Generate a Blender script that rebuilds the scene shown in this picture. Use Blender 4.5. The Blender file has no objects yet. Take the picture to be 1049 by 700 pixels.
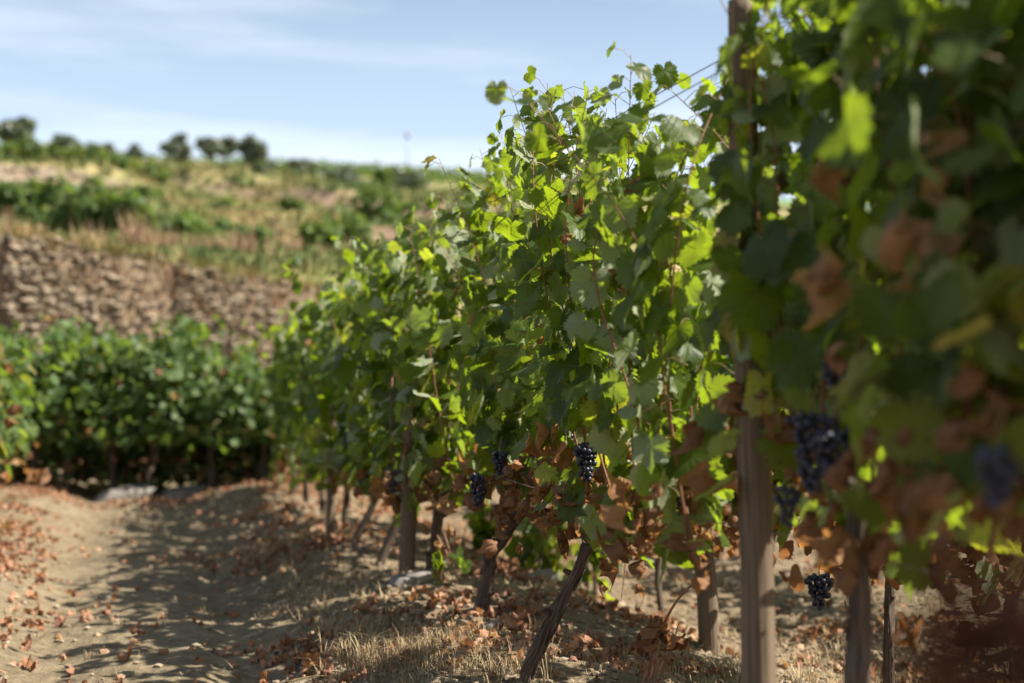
import bpy, math, random
import numpy as np
from mathutils import Vector

# ------------------------------------------------------------------ camera, sky, sun, exposure
SC = bpy.context.scene
COL = SC.collection
R = math.radians
cam_d = bpy.data.cameras.new('camera')
cam_d.lens = 50; cam_d.sensor_width = 36; cam_d.clip_start = 0.05; cam_d.clip_end = 6000
cam_d.dof.use_dof = True; cam_d.dof.focus_distance = 4.75; cam_d.dof.aperture_fstop = 1.6
cam = bpy.data.objects.new('camera', cam_d); COL.objects.link(cam)
CAMH = 1.0
cam.location = (0, 0, CAMH); cam.rotation_euler = (R(90 + 1.81), 0, 0)
SC.camera = cam

SUN_EL, SUN_AZ = 49.0, 96.0            # azimuth clockwise from +Y (the view direction)
sun_dir = Vector((math.cos(R(SUN_EL)) * math.sin(R(SUN_AZ)), math.cos(R(SUN_EL)) * math.cos(R(SUN_AZ)), math.sin(R(SUN_EL))))
sl = bpy.data.lights.new('sun', 'SUN'); sl.energy = 5.0; sl.angle = R(0.53); sl.color = (1.0, 0.93, 0.82)
so = bpy.data.objects.new('sun', sl); COL.objects.link(so)
so.rotation_euler = (-sun_dir).to_track_quat('-Z', 'Y').to_euler(); so.location = sun_dir * 50

world = bpy.data.worlds.new('World'); SC.world = world; world.use_nodes = True
wt = world.node_tree; wt.nodes.clear()
def wn(t, **k):
    n = wt.nodes.new(t)
    for a, b in k.items(): setattr(n, a, b)
    return n
sky = wn('ShaderNodeTexSky', sky_type='NISHITA', sun_disc=False)
sky.sun_elevation = R(SUN_EL); sky.sun_rotation = R(SUN_AZ); sky.air_density = 1.0; sky.dust_density = 1.6; sky.ozone_density = 1.5
bgn = wn('ShaderNodeBackground'); bgn.inputs[1].default_value = 0.05
wo = wn('ShaderNodeOutputWorld')
tc = wn('ShaderNodeTexCoord')
# thin high cloud: stretched noise over the direction of the sky
mp = wn('ShaderNodeMapping'); mp.inputs['Scale'].default_value = (1.1, 1.1, 9.0); mp.inputs['Rotation'].default_value = (0.0, R(-24), 0.5)
nz = wn('ShaderNodeTexNoise'); nz.inputs['Scale'].default_value = 2.6; nz.inputs['Detail'].default_value = 6; nz.inputs['Roughness'].default_value = 0.55
rp = wn('ShaderNodeValToRGB'); rp.color_ramp.elements[0].position = 0.42; rp.color_ramp.elements[1].position = 0.78
rp.color_ramp.elements[0].color = (0, 0, 0, 1); rp.color_ramp.elements[1].color = (0.75, 0.75, 0.75, 1)
# heaps of cumulus low over the horizon
mp2 = wn('ShaderNodeMapping'); mp2.inputs['Scale'].default_value = (1, 1, 1.7)
nz2 = wn('ShaderNodeTexNoise'); nz2.inputs['Scale'].default_value = 9.0; nz2.inputs['Detail'].default_value = 5; nz2.inputs['Roughness'].default_value = 0.5
sep = wn('ShaderNodeSeparateXYZ')
el = wn('ShaderNodeMapRange'); el.inputs['From Min'].default_value = 0.125; el.inputs['From Max'].default_value = 0.21
el.inputs['To Min'].default_value = 0.055; el.inputs['To Max'].default_value = -0.2
ad = wn('ShaderNodeMath', operation='ADD')
rp2 = wn('ShaderNodeValToRGB'); rp2.color_ramp.elements[0].position = 0.53; rp2.color_ramp.elements[1].position = 0.59
mx = wn('ShaderNodeMixRGB'); mx.inputs[2].default_value = (8.6, 9.2, 9.8, 1)
mx2 = wn('ShaderNodeMixRGB'); mx2.inputs[2].default_value = (10.5, 10.5, 10.6, 1)
L = wt.links.new
L(tc.outputs['Generated'], mp.inputs[0]); L(mp.outputs[0], nz.inputs['Vector']); L(nz.outputs[0], rp.inputs[0])
L(tc.outputs['Generated'], mp2.inputs[0]); L(mp2.outputs[0], nz2.inputs['Vector'])
L(tc.outputs['Generated'], sep.inputs[0]); L(sep.outputs[2], el.inputs[0]); L(nz2.outputs[0], ad.inputs[0]); L(el.outputs[0], ad.inputs[1]); L(ad.outputs[0], rp2.inputs[0])
L(sky.outputs[0], mx.inputs[1]); L(rp.outputs[0], mx.inputs[0]); L(mx.outputs[0], mx2.inputs[1]); L(rp2.outputs[0], mx2.inputs[0])
hz = wn('ShaderNodeMapRange'); hz.inputs['From Min'].default_value = 0.10; hz.inputs['From Max'].default_value = 0.40; hz.inputs['To Min'].default_value = 0.9; hz.inputs['To Max'].default_value = 0.0
hz.interpolation_type = 'SMOOTHSTEP'
mx3 = wn('ShaderNodeMixRGB'); mx3.inputs[2].default_value = (5.6, 7.0, 8.9, 1)
L(sep.outputs[2], hz.inputs[0]); L(hz.outputs[0], mx3.inputs[0]); L(sky.outputs[0], mx3.inputs[1]); L(mx3.outputs[0], mx.inputs[1])
L(mx2.outputs[0], bgn.inputs[0]); L(bgn.outputs[0], wo.inputs[0])

SC.view_settings.view_transform = 'Standard'; SC.view_settings.look = 'None'
SC.view_settings.exposure = 1.42; SC.view_settings.gamma = 1.0; SC.view_settings.use_curve_mapping = False
SC.render.engine = 'CYCLES'
cy = SC.cycles
cy.max_bounces = 5; cy.diffuse_bounces = 2; cy.glossy_bounces = 2; cy.transmission_bounces = 4; cy.transparent_max_bounces = 4
cy.use_denoising = True; cy.caustics_reflective = False; cy.caustics_refractive = False; cy.sample_clamp_indirect = 6

# ------------------------------------------------------------------ helpers
rng = np.random.default_rng(11)
F_PX = 1049 * 50 / 36.0; CXP, HOR = 524.5, 396.0
def at(px, py, z):                      # a point at depth z that stands at this pixel of the photograph
    return np.array([(px - CXP) / F_PX * z, z, CAMH + (HOR - py) / F_PX * z])

def hash3(i, j, k, seed=0):
    h = (i.astype(np.int64) * 374761393 + j.astype(np.int64) * 668265263 + k.astype(np.int64) * 2147483647 + seed * 974711) & 0xffffffff
    h = ((h ^ (h >> 13)) * 1274126177) & 0xffffffff
    h = ((h ^ (h >> 16)) * 2246822519) & 0xffffffff
    return ((h ^ (h >> 15)) & 0xffffff) / float(0xffffff)
def vnoise(x, y, z=None, seed=0):       # value noise in [-1, 1]
    x = np.asarray(x, float); y = np.asarray(y, float)
    z = np.zeros_like(x) if z is None else np.asarray(z, float)
    xi, yi, zi = np.floor(x), np.floor(y), np.floor(z)
    fx, fy, fz = x - xi, y - yi, z - zi
    fx, fy, fz = [f * f * (3 - 2 * f) for f in (fx, fy, fz)]
    r = 0
    for a in (0, 1):
        for b in (0, 1):
            for c in (0, 1):
                w = (fx if a else 1 - fx) * (fy if b else 1 - fy) * (fz if c else 1 - fz)
                r = r + w * hash3(xi + a, yi + b, zi + c, seed)
    return r * 2 - 1
def fbm(x, y, z=None, seed=0, oct=4):
    r, a, f = 0, 1.0, 1.0
    for o in range(oct):
        r = r + a * vnoise(np.asarray(x) * f, np.asarray(y) * f, None if z is None else np.asarray(z) * f, seed + o)
        a *= 0.5; f *= 2.03
    return r
def sstep(a, b, x):
    t = np.clip((x - a) / (b - a), 0, 1); return t * t * (3 - 2 * t)
def unit(v):
    return v / np.maximum(np.linalg.norm(v, axis=-1, keepdims=True), 1e-9)

def mesh_data(name, V, faces, mats, smooth=True, uv=None, attrs=None, fmat=None):
    V = np.ascontiguousarray(V, dtype=np.float32)
    me = bpy.data.meshes.new(name)
    faces = [np.asarray(f, dtype=np.int32) for f in faces if len(f)]
    me.vertices.add(len(V)); me.vertices.foreach_set('co', V.ravel())
    loops = np.concatenate([f.ravel() for f in faces])
    tot = np.concatenate([np.full(len(f), f.shape[1], dtype=np.int32) for f in faces])
    start = np.concatenate([[0], np.cumsum(tot)[:-1]]).astype(np.int32)
    me.loops.add(len(loops)); me.loops.foreach_set('vertex_index', loops)
    me.polygons.add(len(tot)); me.polygons.foreach_set('loop_start', start)
    try: me.polygons.foreach_set('loop_total', tot)
    except Exception: pass
    me.polygons.foreach_set('use_smooth', np.full(len(tot), bool(smooth)))
    if fmat is not None: me.polygons.foreach_set('material_index', np.asarray(fmat, dtype=np.int32))
    if uv is not None:
        l = me.uv_layers.new(name='UVMap'); l.data.foreach_set('uv', np.asarray(uv, dtype=np.float32)[loops].ravel())
    for k, a in (attrs or {}).items():
        t = me.attributes.new(k, 'FLOAT', 'POINT'); t.data.foreach_set('value', np.asarray(a, dtype=np.float32))
    for m in (mats if isinstance(mats, (list, tuple)) else [mats]): me.materials.append(m)
    me.update(calc_edges=True); me.validate()
    return me
def link(name, me, parent=None, loc=None):
    o = bpy.data.objects.new(name, me); COL.objects.link(o)
    if parent is not None: o.parent = parent
    if loc is not None: o.location = [float(c) for c in loc]
    return o
def tag(o, label=None, cat=None, group=None, kind=None):
    if label: o['label'] = label
    if cat: o['category'] = cat
    if group: o['group'] = group
    if kind: o['kind'] = kind
    return o
def empty(name, loc):
    o = bpy.data.objects.new(name, None); COL.objects.link(o); o.location = [float(c) for c in loc]; o.empty_display_size = 0.1
    return o

class MB:                                # collects pieces of ONE part
    def __init__(s): s.V = []; s.F = {}; s.n = 0; s.uv = []; s.t = []; s.fm = {}
    def add(s, V, faces, uv=None, tint=None, m=0):
        V = np.asarray(V, float); n = len(V)
        s.V.append(V); s.uv.append(np.zeros((n, 2)) if uv is None else np.asarray(uv))
        s.t.append(np.zeros(n) if tint is None else np.broadcast_to(np.asarray(tint, float), (n,)))
        for f in (faces if isinstance(faces, (list, tuple)) else [faces]):
            f = np.asarray(f)
            if len(f):
                s.F.setdefault(f.shape[1], []).append(f + s.n); s.fm.setdefault(f.shape[1], []).append(np.full(len(f), m))
        s.n += n
    def data(s, name, mats, smooth=True, origin=(0, 0, 0)):
        V = np.concatenate(s.V) - np.asarray(origin, float)
        ks = sorted(s.F)
        return mesh_data(name, V, [np.concatenate(s.F[k]) for k in ks], mats, smooth, np.concatenate(s.uv), {'tint': np.concatenate(s.t)},
                         np.concatenate([np.concatenate(s.fm[k]) for k in ks]))
    def part(s, name, mats, root, smooth=True):
        if not s.n: return None
        return link(name, s.data(name, mats, smooth, root.location), root)

def tube(path, rad, seg=8, rough=0.0, freq=3.0, twist=0.0, seed=0, cap=True, along=6.0):
    """A tapering tube along a path; rough > 0 gives it stringy ridges along its length."""
    P = np.asarray(path, float); n = len(P); rad = np.broadcast_to(np.asarray(rad, float), (n,))
    T = unit(np.gradient(P, axis=0))
    ref = np.array([0, 0, 1.0]) if abs(T[0][2]) < 0.9 else np.array([1.0, 0, 0])
    A = np.zeros_like(P); a = unit(np.cross(T[0], ref))
    for i in range(n):
        a = unit(a - T[i] * (a @ T[i])); A[i] = a
    B = np.cross(T, A)
    th = np.linspace(0, 2 * math.pi, seg, endpoint=False)
    s = np.concatenate([[0], np.cumsum(np.linalg.norm(np.diff(P, axis=0), axis=1))])
    r = np.repeat(rad[:, None], seg, 1)
    if rough:
        tt = th[None, :] + twist * s[:, None]
        r = r * (1 + rough * vnoise(np.cos(tt) * freq + 7, np.sin(tt) * freq + 3, np.repeat(s[:, None] * along, seg, 1), seed)
                 + rough * 0.9 * vnoise(np.cos(tt) * 1.2, np.sin(tt) * 1.2, np.repeat(s[:, None] * 11, seg, 1), seed + 5))
    V = P[:, None, :] + r[..., None] * (np.cos(th)[None, :, None] * A[:, None, :] + np.sin(th)[None, :, None] * B[:, None, :])
    i = np.arange(n - 1)[:, None] * seg; j = np.arange(seg)[None, :]; j2 = (j + 1) % seg
    Q = np.stack([i + j, i + j2, i + seg + j2, i + seg + j], -1).reshape(-1, 4)
    V = V.reshape(-1, 3)
    uv = np.stack([np.tile(th / (2 * math.pi), n), np.repeat(s, seg)], 1)
    faces = [Q]
    if cap:
        V = np.concatenate([V, P[:1], P[-1:]]); uv = np.concatenate([uv, [[0, 0], [0, s[-1]]]])
        j = np.arange(seg); b0 = n * seg
        faces.append(np.concatenate([np.stack([np.full(seg, b0), (j + 1) % seg, j], 1),
                                     np.stack([np.full(seg, b0 + 1), (n - 1) * seg + j, (n - 1) * seg + (j + 1) % seg], 1)]))
    return V, faces, uv
def spline(pts, n):
    """Catmull-Rom through the points."""
    P = np.asarray(pts, float); P = np.concatenate([[2 * P[0] - P[1]], P, [2 * P[-1] - P[-2]]])
    t = np.linspace(0, len(P) - 3 - 1e-6, n); i = t.astype(int); f = (t - i)[:, None]
    p0, p1, p2, p3 = P[i], P[i + 1], P[i + 2], P[i + 3]
    return 0.5 * (2 * p1 + (p2 - p0) * f + (2 * p0 - 5 * p1 + 4 * p2 - p3) * f ** 2 + (3 * p1 - p0 - 3 * p2 + p3) * f ** 3)

# ------------------------------------------------------------------ materials
def mat(name):
    m = bpy.data.materials.new(name); m.use_nodes = True
    nt = m.node_tree; nt.nodes.clear()
    return m, nt
class NT:
    def __init__(s, nt): s.t = nt
    def n(s, t, **k):
        n = s.t.nodes.new(t)
        for a, b in k.items(): setattr(n, a, b)
        return n
    def l(s, a, b): s.t.links.new(a, b)
    def math(s, op, a, b=None, clamp=False):
        n = s.n('ShaderNodeMath', operation=op, use_clamp=clamp)
        for i, v in enumerate((a, b)):
            if v is None: continue
            if isinstance(v, (int, float)): n.inputs[i].default_value = v
            else: s.l(v, n.inputs[i])
        return n.outputs[0]
    def mix(s, f, a, b, mode='MIX'):
        n = s.n('ShaderNodeMixRGB', blend_type=mode)
        for i, v in enumerate((f, a, b)):
            if isinstance(v, (int, float)): n.inputs[i].default_value = v
            elif isinstance(v, tuple): n.inputs[i].default_value = (*v, 1)
            else: s.l(v, n.inputs[i])
        return n.outputs[0]
    def noise(s, scale, detail=3, rough=0.5, vec=None, stretch=None):
        n = s.n('ShaderNodeTexNoise'); n.inputs['Scale'].default_value = scale; n.inputs['Detail'].default_value = detail; n.inputs['Roughness'].default_value = rough
        if vec is None: vec = s.n('ShaderNodeTexCoord').outputs['Object']
        if stretch:
            m = s.n('ShaderNodeMapping'); m.inputs['Scale'].default_value = stretch; s.l(vec, m.inputs[0]); vec = m.outputs[0]
        s.l(vec, n.inputs['Vector'])
        return n.outputs[0]
    def ramp(s, f, stops):
        n = s.n('ShaderNodeValToRGB'); e = n.color_ramp.elements
        while len(e) < len(stops): e.new(0.5)
        for q, (p, c) in zip(e, stops):
            q.position = p; q.color = (*c, 1) if len(c) == 3 else c
        s.l(f, n.inputs[0]); return n.outputs[0]
    def attr(s, name): return s.n('ShaderNodeAttribute', attribute_name=name).outputs['Fac']
    def bump(s, h, strength, dist):
        b = s.n('ShaderNodeBump'); b.inputs['Strength'].default_value = strength; b.inputs['Distance'].default_value = dist; s.l(h, b.inputs['Height']); return b.outputs[0]

def leaf_material(name, stops, trans, back, veins=True, mixf=0.42, rough=0.42, backmix=0.75, spec=0.5):
    """Vine leaf: darker glossy upper side, pale matt underside, light shining through it."""
    m, nt = mat(name); g = NT(nt)
    t = g.attr('tint')
    col = g.ramp(t, stops)
    geo = g.n('ShaderNodeNewGeometry')
    mott = g.noise(40, 3, 0.6)
    col = g.mix(0.35, col, g.mix(mott, col, (0.02, 0.03, 0.01)), 'MIX')
    tr = g.mix(0.55, g.mix(1.0, col, (2.6, 2.6, 1.2), 'MULTIPLY'), trans)
    if veins:
        uv = g.n('ShaderNodeUVMap'); sp = g.n('ShaderNodeSeparateXYZ'); g.l(uv.outputs[0], sp.inputs[0])
        x, y = sp.outputs[0], sp.outputs[1]; vein = None
        for a in (0, 50, -50, 107, -107):
            sx, cx_ = math.sin(R(a)), math.cos(R(a))
            across = g.math('ABSOLUTE', g.math('SUBTRACT', g.math('MULTIPLY', x, cx_), g.math('MULTIPLY', y, sx)))
            alng = g.math('ADD', g.math('MULTIPLY', x, sx), g.math('MULTIPLY', y, cx_))
            w = g.math('MULTIPLY', g.math('SUBTRACT', 1.0, g.math('DIVIDE', across, 0.018), True), g.math('GREATER_THAN', alng, 0.0))
            # side veins run off the main ones
            sv = g.math('SINE', g.math('MULTIPLY', g.math('SUBTRACT', alng, g.math('MULTIPLY', across, 1.0)), 42.0))
            near = g.math('MULTIPLY', g.math('LESS_THAN', across, 0.22), g.math('GREATER_THAN', alng, 0.05))
            w2 = g.math('MULTIPLY', g.math('MULTIPLY', g.math('GREATER_THAN', sv, 0.93), near), 0.35)
            w = g.math('MAXIMUM', w, w2)
            vein = w if vein is None else g.math('MAXIMUM', vein, w)
        col = g.mix(g.math('MULTIPLY', vein, 0.75), col, (0.19, 0.23, 0.06))
        tr = g.mix(g.math('MULTIPLY', vein, 0.5), tr, (0.08, 0.13, 0.01))
        spot = g.math('MULTIPLY', g.math('GREATER_THAN', g.noise(55, 2, 0.5), 0.665), g.math('GREATER_THAN', t, 0.30))
        col = g.mix(g.math('MULTIPLY', spot, 0.7), col, (0.11, 0.055, 0.02)); tr = g.mix(g.math('MULTIPLY', spot, 0.6), tr, (0.10, 0.05, 0.01))
    pale = g.mix(backmix, col, back)
    bf = g.mix(geo.outputs['Backfacing'], col, pale)
    p = g.n('ShaderNodeBsdfPrincipled'); g.l(bf, p.inputs['Base Color'])
    rr = g.math('ADD', g.math('MULTIPLY', geo.outputs['Backfacing'], 0.35), rough); g.l(rr, p.inputs['Roughness'])
    p.inputs['Specular IOR Level'].default_value = spec
    if veins: g.l(g.bump(g.math('ADD', g.math('MULTIPLY', vein, -0.6), mott), 0.35, 0.004), p.inputs['Normal'])
    tb = g.n('ShaderNodeBsdfTranslucent'); g.l(tr, tb.inputs[0])
    ms = g.n('ShaderNodeMixShader'); ms.inputs[0].default_value = mixf; g.l(p.outputs[0], ms.inputs[1]); g.l(tb.outputs[0], ms.inputs[2])
    o = g.n('ShaderNodeOutputMaterial'); g.l(ms.outputs[0], o.inputs[0])
    return m
GREEN = [(0.0, (0.019, 0.044, 0.006)), (0.55, (0.034, 0.070, 0.008)), (0.85, (0.072, 0.115, 0.013)), (0.95, (0.20, 0.21, 0.03)), (1.0, (0.34, 0.24, 0.04))]
M_LEAF = leaf_material('vine_leaf', GREEN, (0.41, 0.53, 0.014), (0.38, 0.42, 0.28), mixf=0.50, spec=0.32, rough=0.46)
M_LEAF_FAR = leaf_material('vine_leaf_far', GREEN, (0.41, 0.53, 0.014), (0.38, 0.42, 0.28), mixf=0.50, spec=0.32, rough=0.46, veins=False)
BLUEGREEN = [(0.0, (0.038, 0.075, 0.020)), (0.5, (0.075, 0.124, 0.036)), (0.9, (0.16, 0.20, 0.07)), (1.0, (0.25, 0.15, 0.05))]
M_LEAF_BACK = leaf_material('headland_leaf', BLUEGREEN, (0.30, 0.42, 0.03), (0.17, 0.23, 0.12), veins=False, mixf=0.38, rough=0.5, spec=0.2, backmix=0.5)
DRY = [(0.0, (0.070, 0.026, 0.018)), (0.35, (0.15, 0.062, 0.034)), (0.7, (0.28, 0.135, 0.065)), (1.0, (0.44, 0.29, 0.165))]
M_DRY = leaf_material('dead_leaf', DRY, (0.46, 0.19, 0.065), (0.36, 0.21, 0.125), veins=True, mixf=0.42, rough=0.6, backmix=0.5, spec=0.25)
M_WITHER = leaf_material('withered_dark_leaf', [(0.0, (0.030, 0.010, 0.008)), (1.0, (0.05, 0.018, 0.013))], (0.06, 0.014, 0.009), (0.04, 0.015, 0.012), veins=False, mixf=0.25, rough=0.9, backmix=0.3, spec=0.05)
LITTER = [(0.0, (0.10, 0.038, 0.024)), (0.4, (0.23, 0.092, 0.048)), (0.75, (0.36, 0.18, 0.095)), (1.0, (0.48, 0.33, 0.20))]
M_LITTER = leaf_material('litter_leaf', LITTER, (0.5, 0.2, 0.08), (0.44, 0.26, 0.18), veins=False, mixf=0.2, rough=0.65, backmix=0.4, spec=0.2)

def simple(name, stops, scale=8, detail=4, rough=0.8, bump=0.0, bdist=0.01, stretch=None, attr=None, spec=0.3, amix=0.6, uvspace=False):
    m, nt = mat(name); g = NT(nt)
    vec = g.n('ShaderNodeUVMap').outputs[0] if uvspace else None
    f = g.noise(scale, detail, 0.6, vec=vec, stretch=stretch)
    h = f
    f = g.math('ADD', g.math('MULTIPLY', g.math('SUBTRACT', f, 0.5), 1.9), 0.5, True)
    if attr:
        f = g.math('ADD', g.math('MULTIPLY', f, 1 - amix), g.math('MULTIPLY', g.attr(attr), amix))
    p = g.n('ShaderNodeBsdfPrincipled'); g.l(g.ramp(f, stops), p.inputs['Base Color']); p.inputs['Roughness'].default_value = rough
    p.inputs['Specular IOR Level'].default_value = spec
    if bump: g.l(g.bump(h, bump, bdist), p.inputs['Normal'])
    o = g.n('ShaderNodeOutputMaterial'); g.l(p.outputs[0], o.inputs[0])
    return m
M_BARK = simple('vine_bark', [(0.0, (0.022, 0.015, 0.012)), (0.4, (0.075, 0.052, 0.038)), (0.75, (0.19, 0.145, 0.11)), (1.0, (0.36, 0.30, 0.24))], scale=5, detail=6, stretch=(9, 1.6, 1), bump=0.9, bdist=0.012, uvspace=True, rough=0.9)
M_CANE = simple('cane_bark', [(0.0, (0.10, 0.035, 0.02)), (0.6, (0.22, 0.095, 0.05)), (1.0, (0.33, 0.18, 0.09))], scale=12, stretch=(3, 1, 1), rough=0.6, uvspace=True, spec=0.4)
M_PETIOLE = simple('petiole', [(0.0, (0.13, 0.05, 0.03)), (0.6, (0.20, 0.14, 0.05)), (1.0, (0.22, 0.24, 0.07))], scale=9, rough=0.5)
M_POST = simple('weathered_post', [(0.0, (0.035, 0.024, 0.016)), (0.35, (0.105, 0.074, 0.048)), (0.7, (0.18, 0.132, 0.088)), (1.0, (0.26, 0.21, 0.155))], scale=4, detail=7, stretch=(10, 0.7, 1), bump=0.55, bdist=0.008, uvspace=True, rough=0.88)
M_WIRE = simple('rusty_wire', [(0.0, (0.10, 0.05, 0.04)), (1.0, (0.20, 0.15, 0.13))], scale=30, rough=0.5)
M_STRAW = simple('straw', [(0.0, (0.14, 0.10, 0.05)), (0.5, (0.30, 0.22, 0.12)), (1.0, (0.46, 0.37, 0.22))], scale=6, attr='tint', rough=0.7)
M_HILLGRASS = simple('hill_grass', [(0.0, (0.06, 0.11, 0.028)), (0.35, (0.14, 0.17, 0.055)), (0.55, (0.26, 0.24, 0.085)), (0.8, (0.40, 0.28, 0.15)), (1.0, (0.34, 0.19, 0.12))], scale=0.25, attr='tint', amix=0.7, rough=0.8)
M_STONE = simple('field_stone', [(0.0, (0.15, 0.115, 0.08)), (0.4, (0.245, 0.196, 0.14)), (0.75, (0.32, 0.265, 0.195)), (1.0, (0.46, 0.405, 0.32))], scale=3.5, detail=6, attr='tint', amix=0.6, bump=0.5, bdist=0.03, rough=0.9)
M_EARTH = simple('wall_core_earth', [(0.0, (0.13, 0.095, 0.06)), (1.0, (0.28, 0.21, 0.135))], scale=5, rough=0.95)
M_OLIVE = leaf_material('olive_leaf', [(0.0, (0.055, 0.075, 0.038)), (1.0, (0.13, 0.155, 0.085))], (0.10, 0.15, 0.04), (0.18, 0.21, 0.15), veins=False, mixf=0.22)
M_SHRUB = leaf_material('shrub_leaf', [(0.0, (0.030, 0.075, 0.018)), (0.5, (0.09, 0.15, 0.028)), (0.85, (0.19, 0.22, 0.042)), (1.0, (0.30, 0.26, 0.07))], (0.22, 0.32, 0.04), (0.13, 0.18, 0.08), veins=False, mixf=0.28, spec=0.2, rough=0.55)

def soil_material():
    m, nt = mat('sandy_soil'); g = NT(nt)
    a = g.noise(0.9, 5, 0.6); b = g.noise(14, 6, 0.65); c = g.noise(90, 4, 0.7)
    base = g.ramp(a, [(0.3, (0.13, 0.100, 0.057)), (0.55, (0.205, 0.165, 0.098)), (0.75, (0.285, 0.237, 0.15))])
    base = g.mix(0.55, base, g.ramp(b, [(0.3, (0.075, 0.054, 0.034)), (0.5, (0.20, 0.155, 0.10)), (0.72, (0.34, 0.28, 0.19))]))
    lv = g.ramp(g.attr('tint'), [(0.0, (0, 0, 0)), (1.0, (1, 1, 1))])
    base = g.mix(g.math('MULTIPLY', lv, 0.6), base, g.mix(b, (0.13, 0.085, 0.05), (0.27, 0.19, 0.12)))
    p = g.n('ShaderNodeBsdfPrincipled'); g.l(base, p.inputs['Base Color']); p.inputs['Roughness'].default_value = 0.95; p.inputs['Specular IOR Level'].default_value = 0.15
    g.l(g.bump(g.math('ADD', b, g.math('MULTIPLY', c, 0.35)), 1.0, 0.035), p.inputs['Normal'])
    o = g.n('ShaderNodeOutputMaterial'); g.l(p.outputs[0], o.inputs[0]); return m
M_SOIL = soil_material()

def hill_material():
    m, nt = mat('terraced_hillside'); g = NT(nt)
    a = g.noise(0.16, 5, 0.6, stretch=(1.6, 0.5, 1)); b = g.noise(1.6, 5, 0.65)
    f = g.math('ADD', g.math('MULTIPLY', a, 0.5), g.math('MULTIPLY', b, 0.5))
    base = g.ramp(f, [(0.36, (0.07, 0.10, 0.03)), (0.47, (0.125, 0.14, 0.048)), (0.55, (0.24, 0.20, 0.095)), (0.66, (0.33, 0.22, 0.115)), (0.76, (0.27, 0.16, 0.10))])
    base = g.mix(g.attr('tint'), base, g.mix(b, (0.17, 0.11, 0.08), (0.36, 0.25, 0.18)))
    p = g.n('ShaderNodeBsdfPrincipled'); g.l(base, p.inputs['Base Color']); p.inputs['Roughness'].default_value = 0.95; p.inputs['Specular IOR Level'].default_value = 0.1
    g.l(g.bump(b, 0.8, 0.25), p.inputs['Normal'])
    o = g.n('ShaderNodeOutputMaterial'); g.l(p.outputs[0], o.inputs[0]); return m
M_HILL = hill_material()
M_FARHILL = simple('far_green_hill', [(0.0, (0.07, 0.13, 0.045)), (1.0, (0.13, 0.20, 0.075))], scale=0.15, rough=0.95)

def grape_material():
    m, nt = mat('black_grape'); g = NT(nt)
    f = g.noise(28, 4, 0.65)
    lw = g.n('ShaderNodeLayerWeight'); lw.inputs[0].default_value = 0.35
    f2 = g.math('ADD', g.math('MULTIPLY', g.math('SUBTRACT', f, 0.5), 1.6), 0.42, True)
    col = g.ramp(f2, [(0.0, (0.006, 0.005, 0.012)), (0.5, (0.016, 0.018, 0.040)), (1.0, (0.060, 0.068, 0.105))])
    p = g.n('ShaderNodeBsdfPrincipled'); g.l(col, p.inputs['Base Color'])
    g.l(g.math('ADD', g.math('MULTIPLY', f2, 0.35), 0.28), p.inputs['Roughness'])
    o = g.n('ShaderNodeOutputMaterial'); g.l(p.outputs[0], o.inputs[0]); return m
M_GRAPE = grape_material()

# ------------------------------------------------------------------ terrain
RD = np.array([-0.258, 0.966, 0.0]); RN = np.array([0.966, 0.258, 0.0])        # along the main row, to its right
def rowx(y): return -0.14 - 0.267 * (y - 6.0)
def gh(x, y):
    x = np.asarray(x, float); y = np.asarray(y, float)
    lat = (x - rowx(y)) * 0.966
    near = 1 - sstep(14, 20, y)
    h = 0.02 * np.exp(-(lat / 0.38) ** 2)
    h = h - 0.10 * sstep(-0.35, -0.85, lat) + 0.14 * sstep(-1.75, -2.35, lat)
    h = h - 0.20 * sstep(0.35, 1.3, lat) - 0.03 * np.exp(-((lat + 0.98) / 0.14) ** 2) - 0.03 * np.exp(-((lat + 1.72) / 0.14) ** 2)
    h = h + near * (0.030 * fbm(x * 1.7, y * 1.7, seed=3, oct=3) + 0.016 * np.abs(fbm(x * 6, y * 6, seed=9, oct=2)) * sstep(-1.5, -0.7, lat))
    clod = vnoise(x * 15, y * 15, seed=21); h = h + near * 0.022 * np.clip(clod, 0.1, 1) * (0.55 + 0.6 * sstep(-1.2, -0.6, lat))
    return h
def smooth_gh(x, y): return float(gh(np.array([x]), np.array([y]))[0])

def axis(*segs):
    """(end, step) pieces joined into one growing axis"""
    out = [segs[0]]
    for end, step in segs[1:]:
        n = max(1, int(round((end - out[-1]) / step))); out += list(np.linspace(out[-1], end, n + 1)[1:])
    return np.array(out)
def grow(a, end, f=1.35):
    out = []; x, st = a, 0.15
    while x < end: st *= f; x += st; out.append(x)
    return np.array(out)
def sheet(name, xs, ys, hf, m, tint=None, kind='structure'):
    X, Y = np.meshgrid(xs, ys); H = hf(X, Y)
    nx, ny = len(xs), len(ys)
    i = (np.arange(ny - 1)[:, None] * nx + np.arange(nx - 1)[None, :]).ravel()
    Q = np.stack([i, i + 1, i + nx + 1, i + nx], 1)
    V = np.stack([X, Y, H], -1).reshape(-1, 3)
    t = np.zeros(len(V)) if tint is None else tint(X, Y).ravel()
    o = link(name, mesh_data(name, V, [Q], m, True, None, {'tint': t}))
    o['kind'] = kind; return o
gx = axis(-5.0, (-3.6, 0.05), (2.2, 0.026), (5.0, 0.06))
gx = np.concatenate([-5.0 - grow(0, 3000)[::-1], gx, 5.0 + grow(0, 3000)])
gy = axis(-3.0, (2.5, 0.25), (3.6, 0.05), (8.0, 0.026), (16, 0.06))
gy = np.concatenate([-3.0 - grow(0, 200)[::-1], gy, 16 + grow(0, 4000)])
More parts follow.
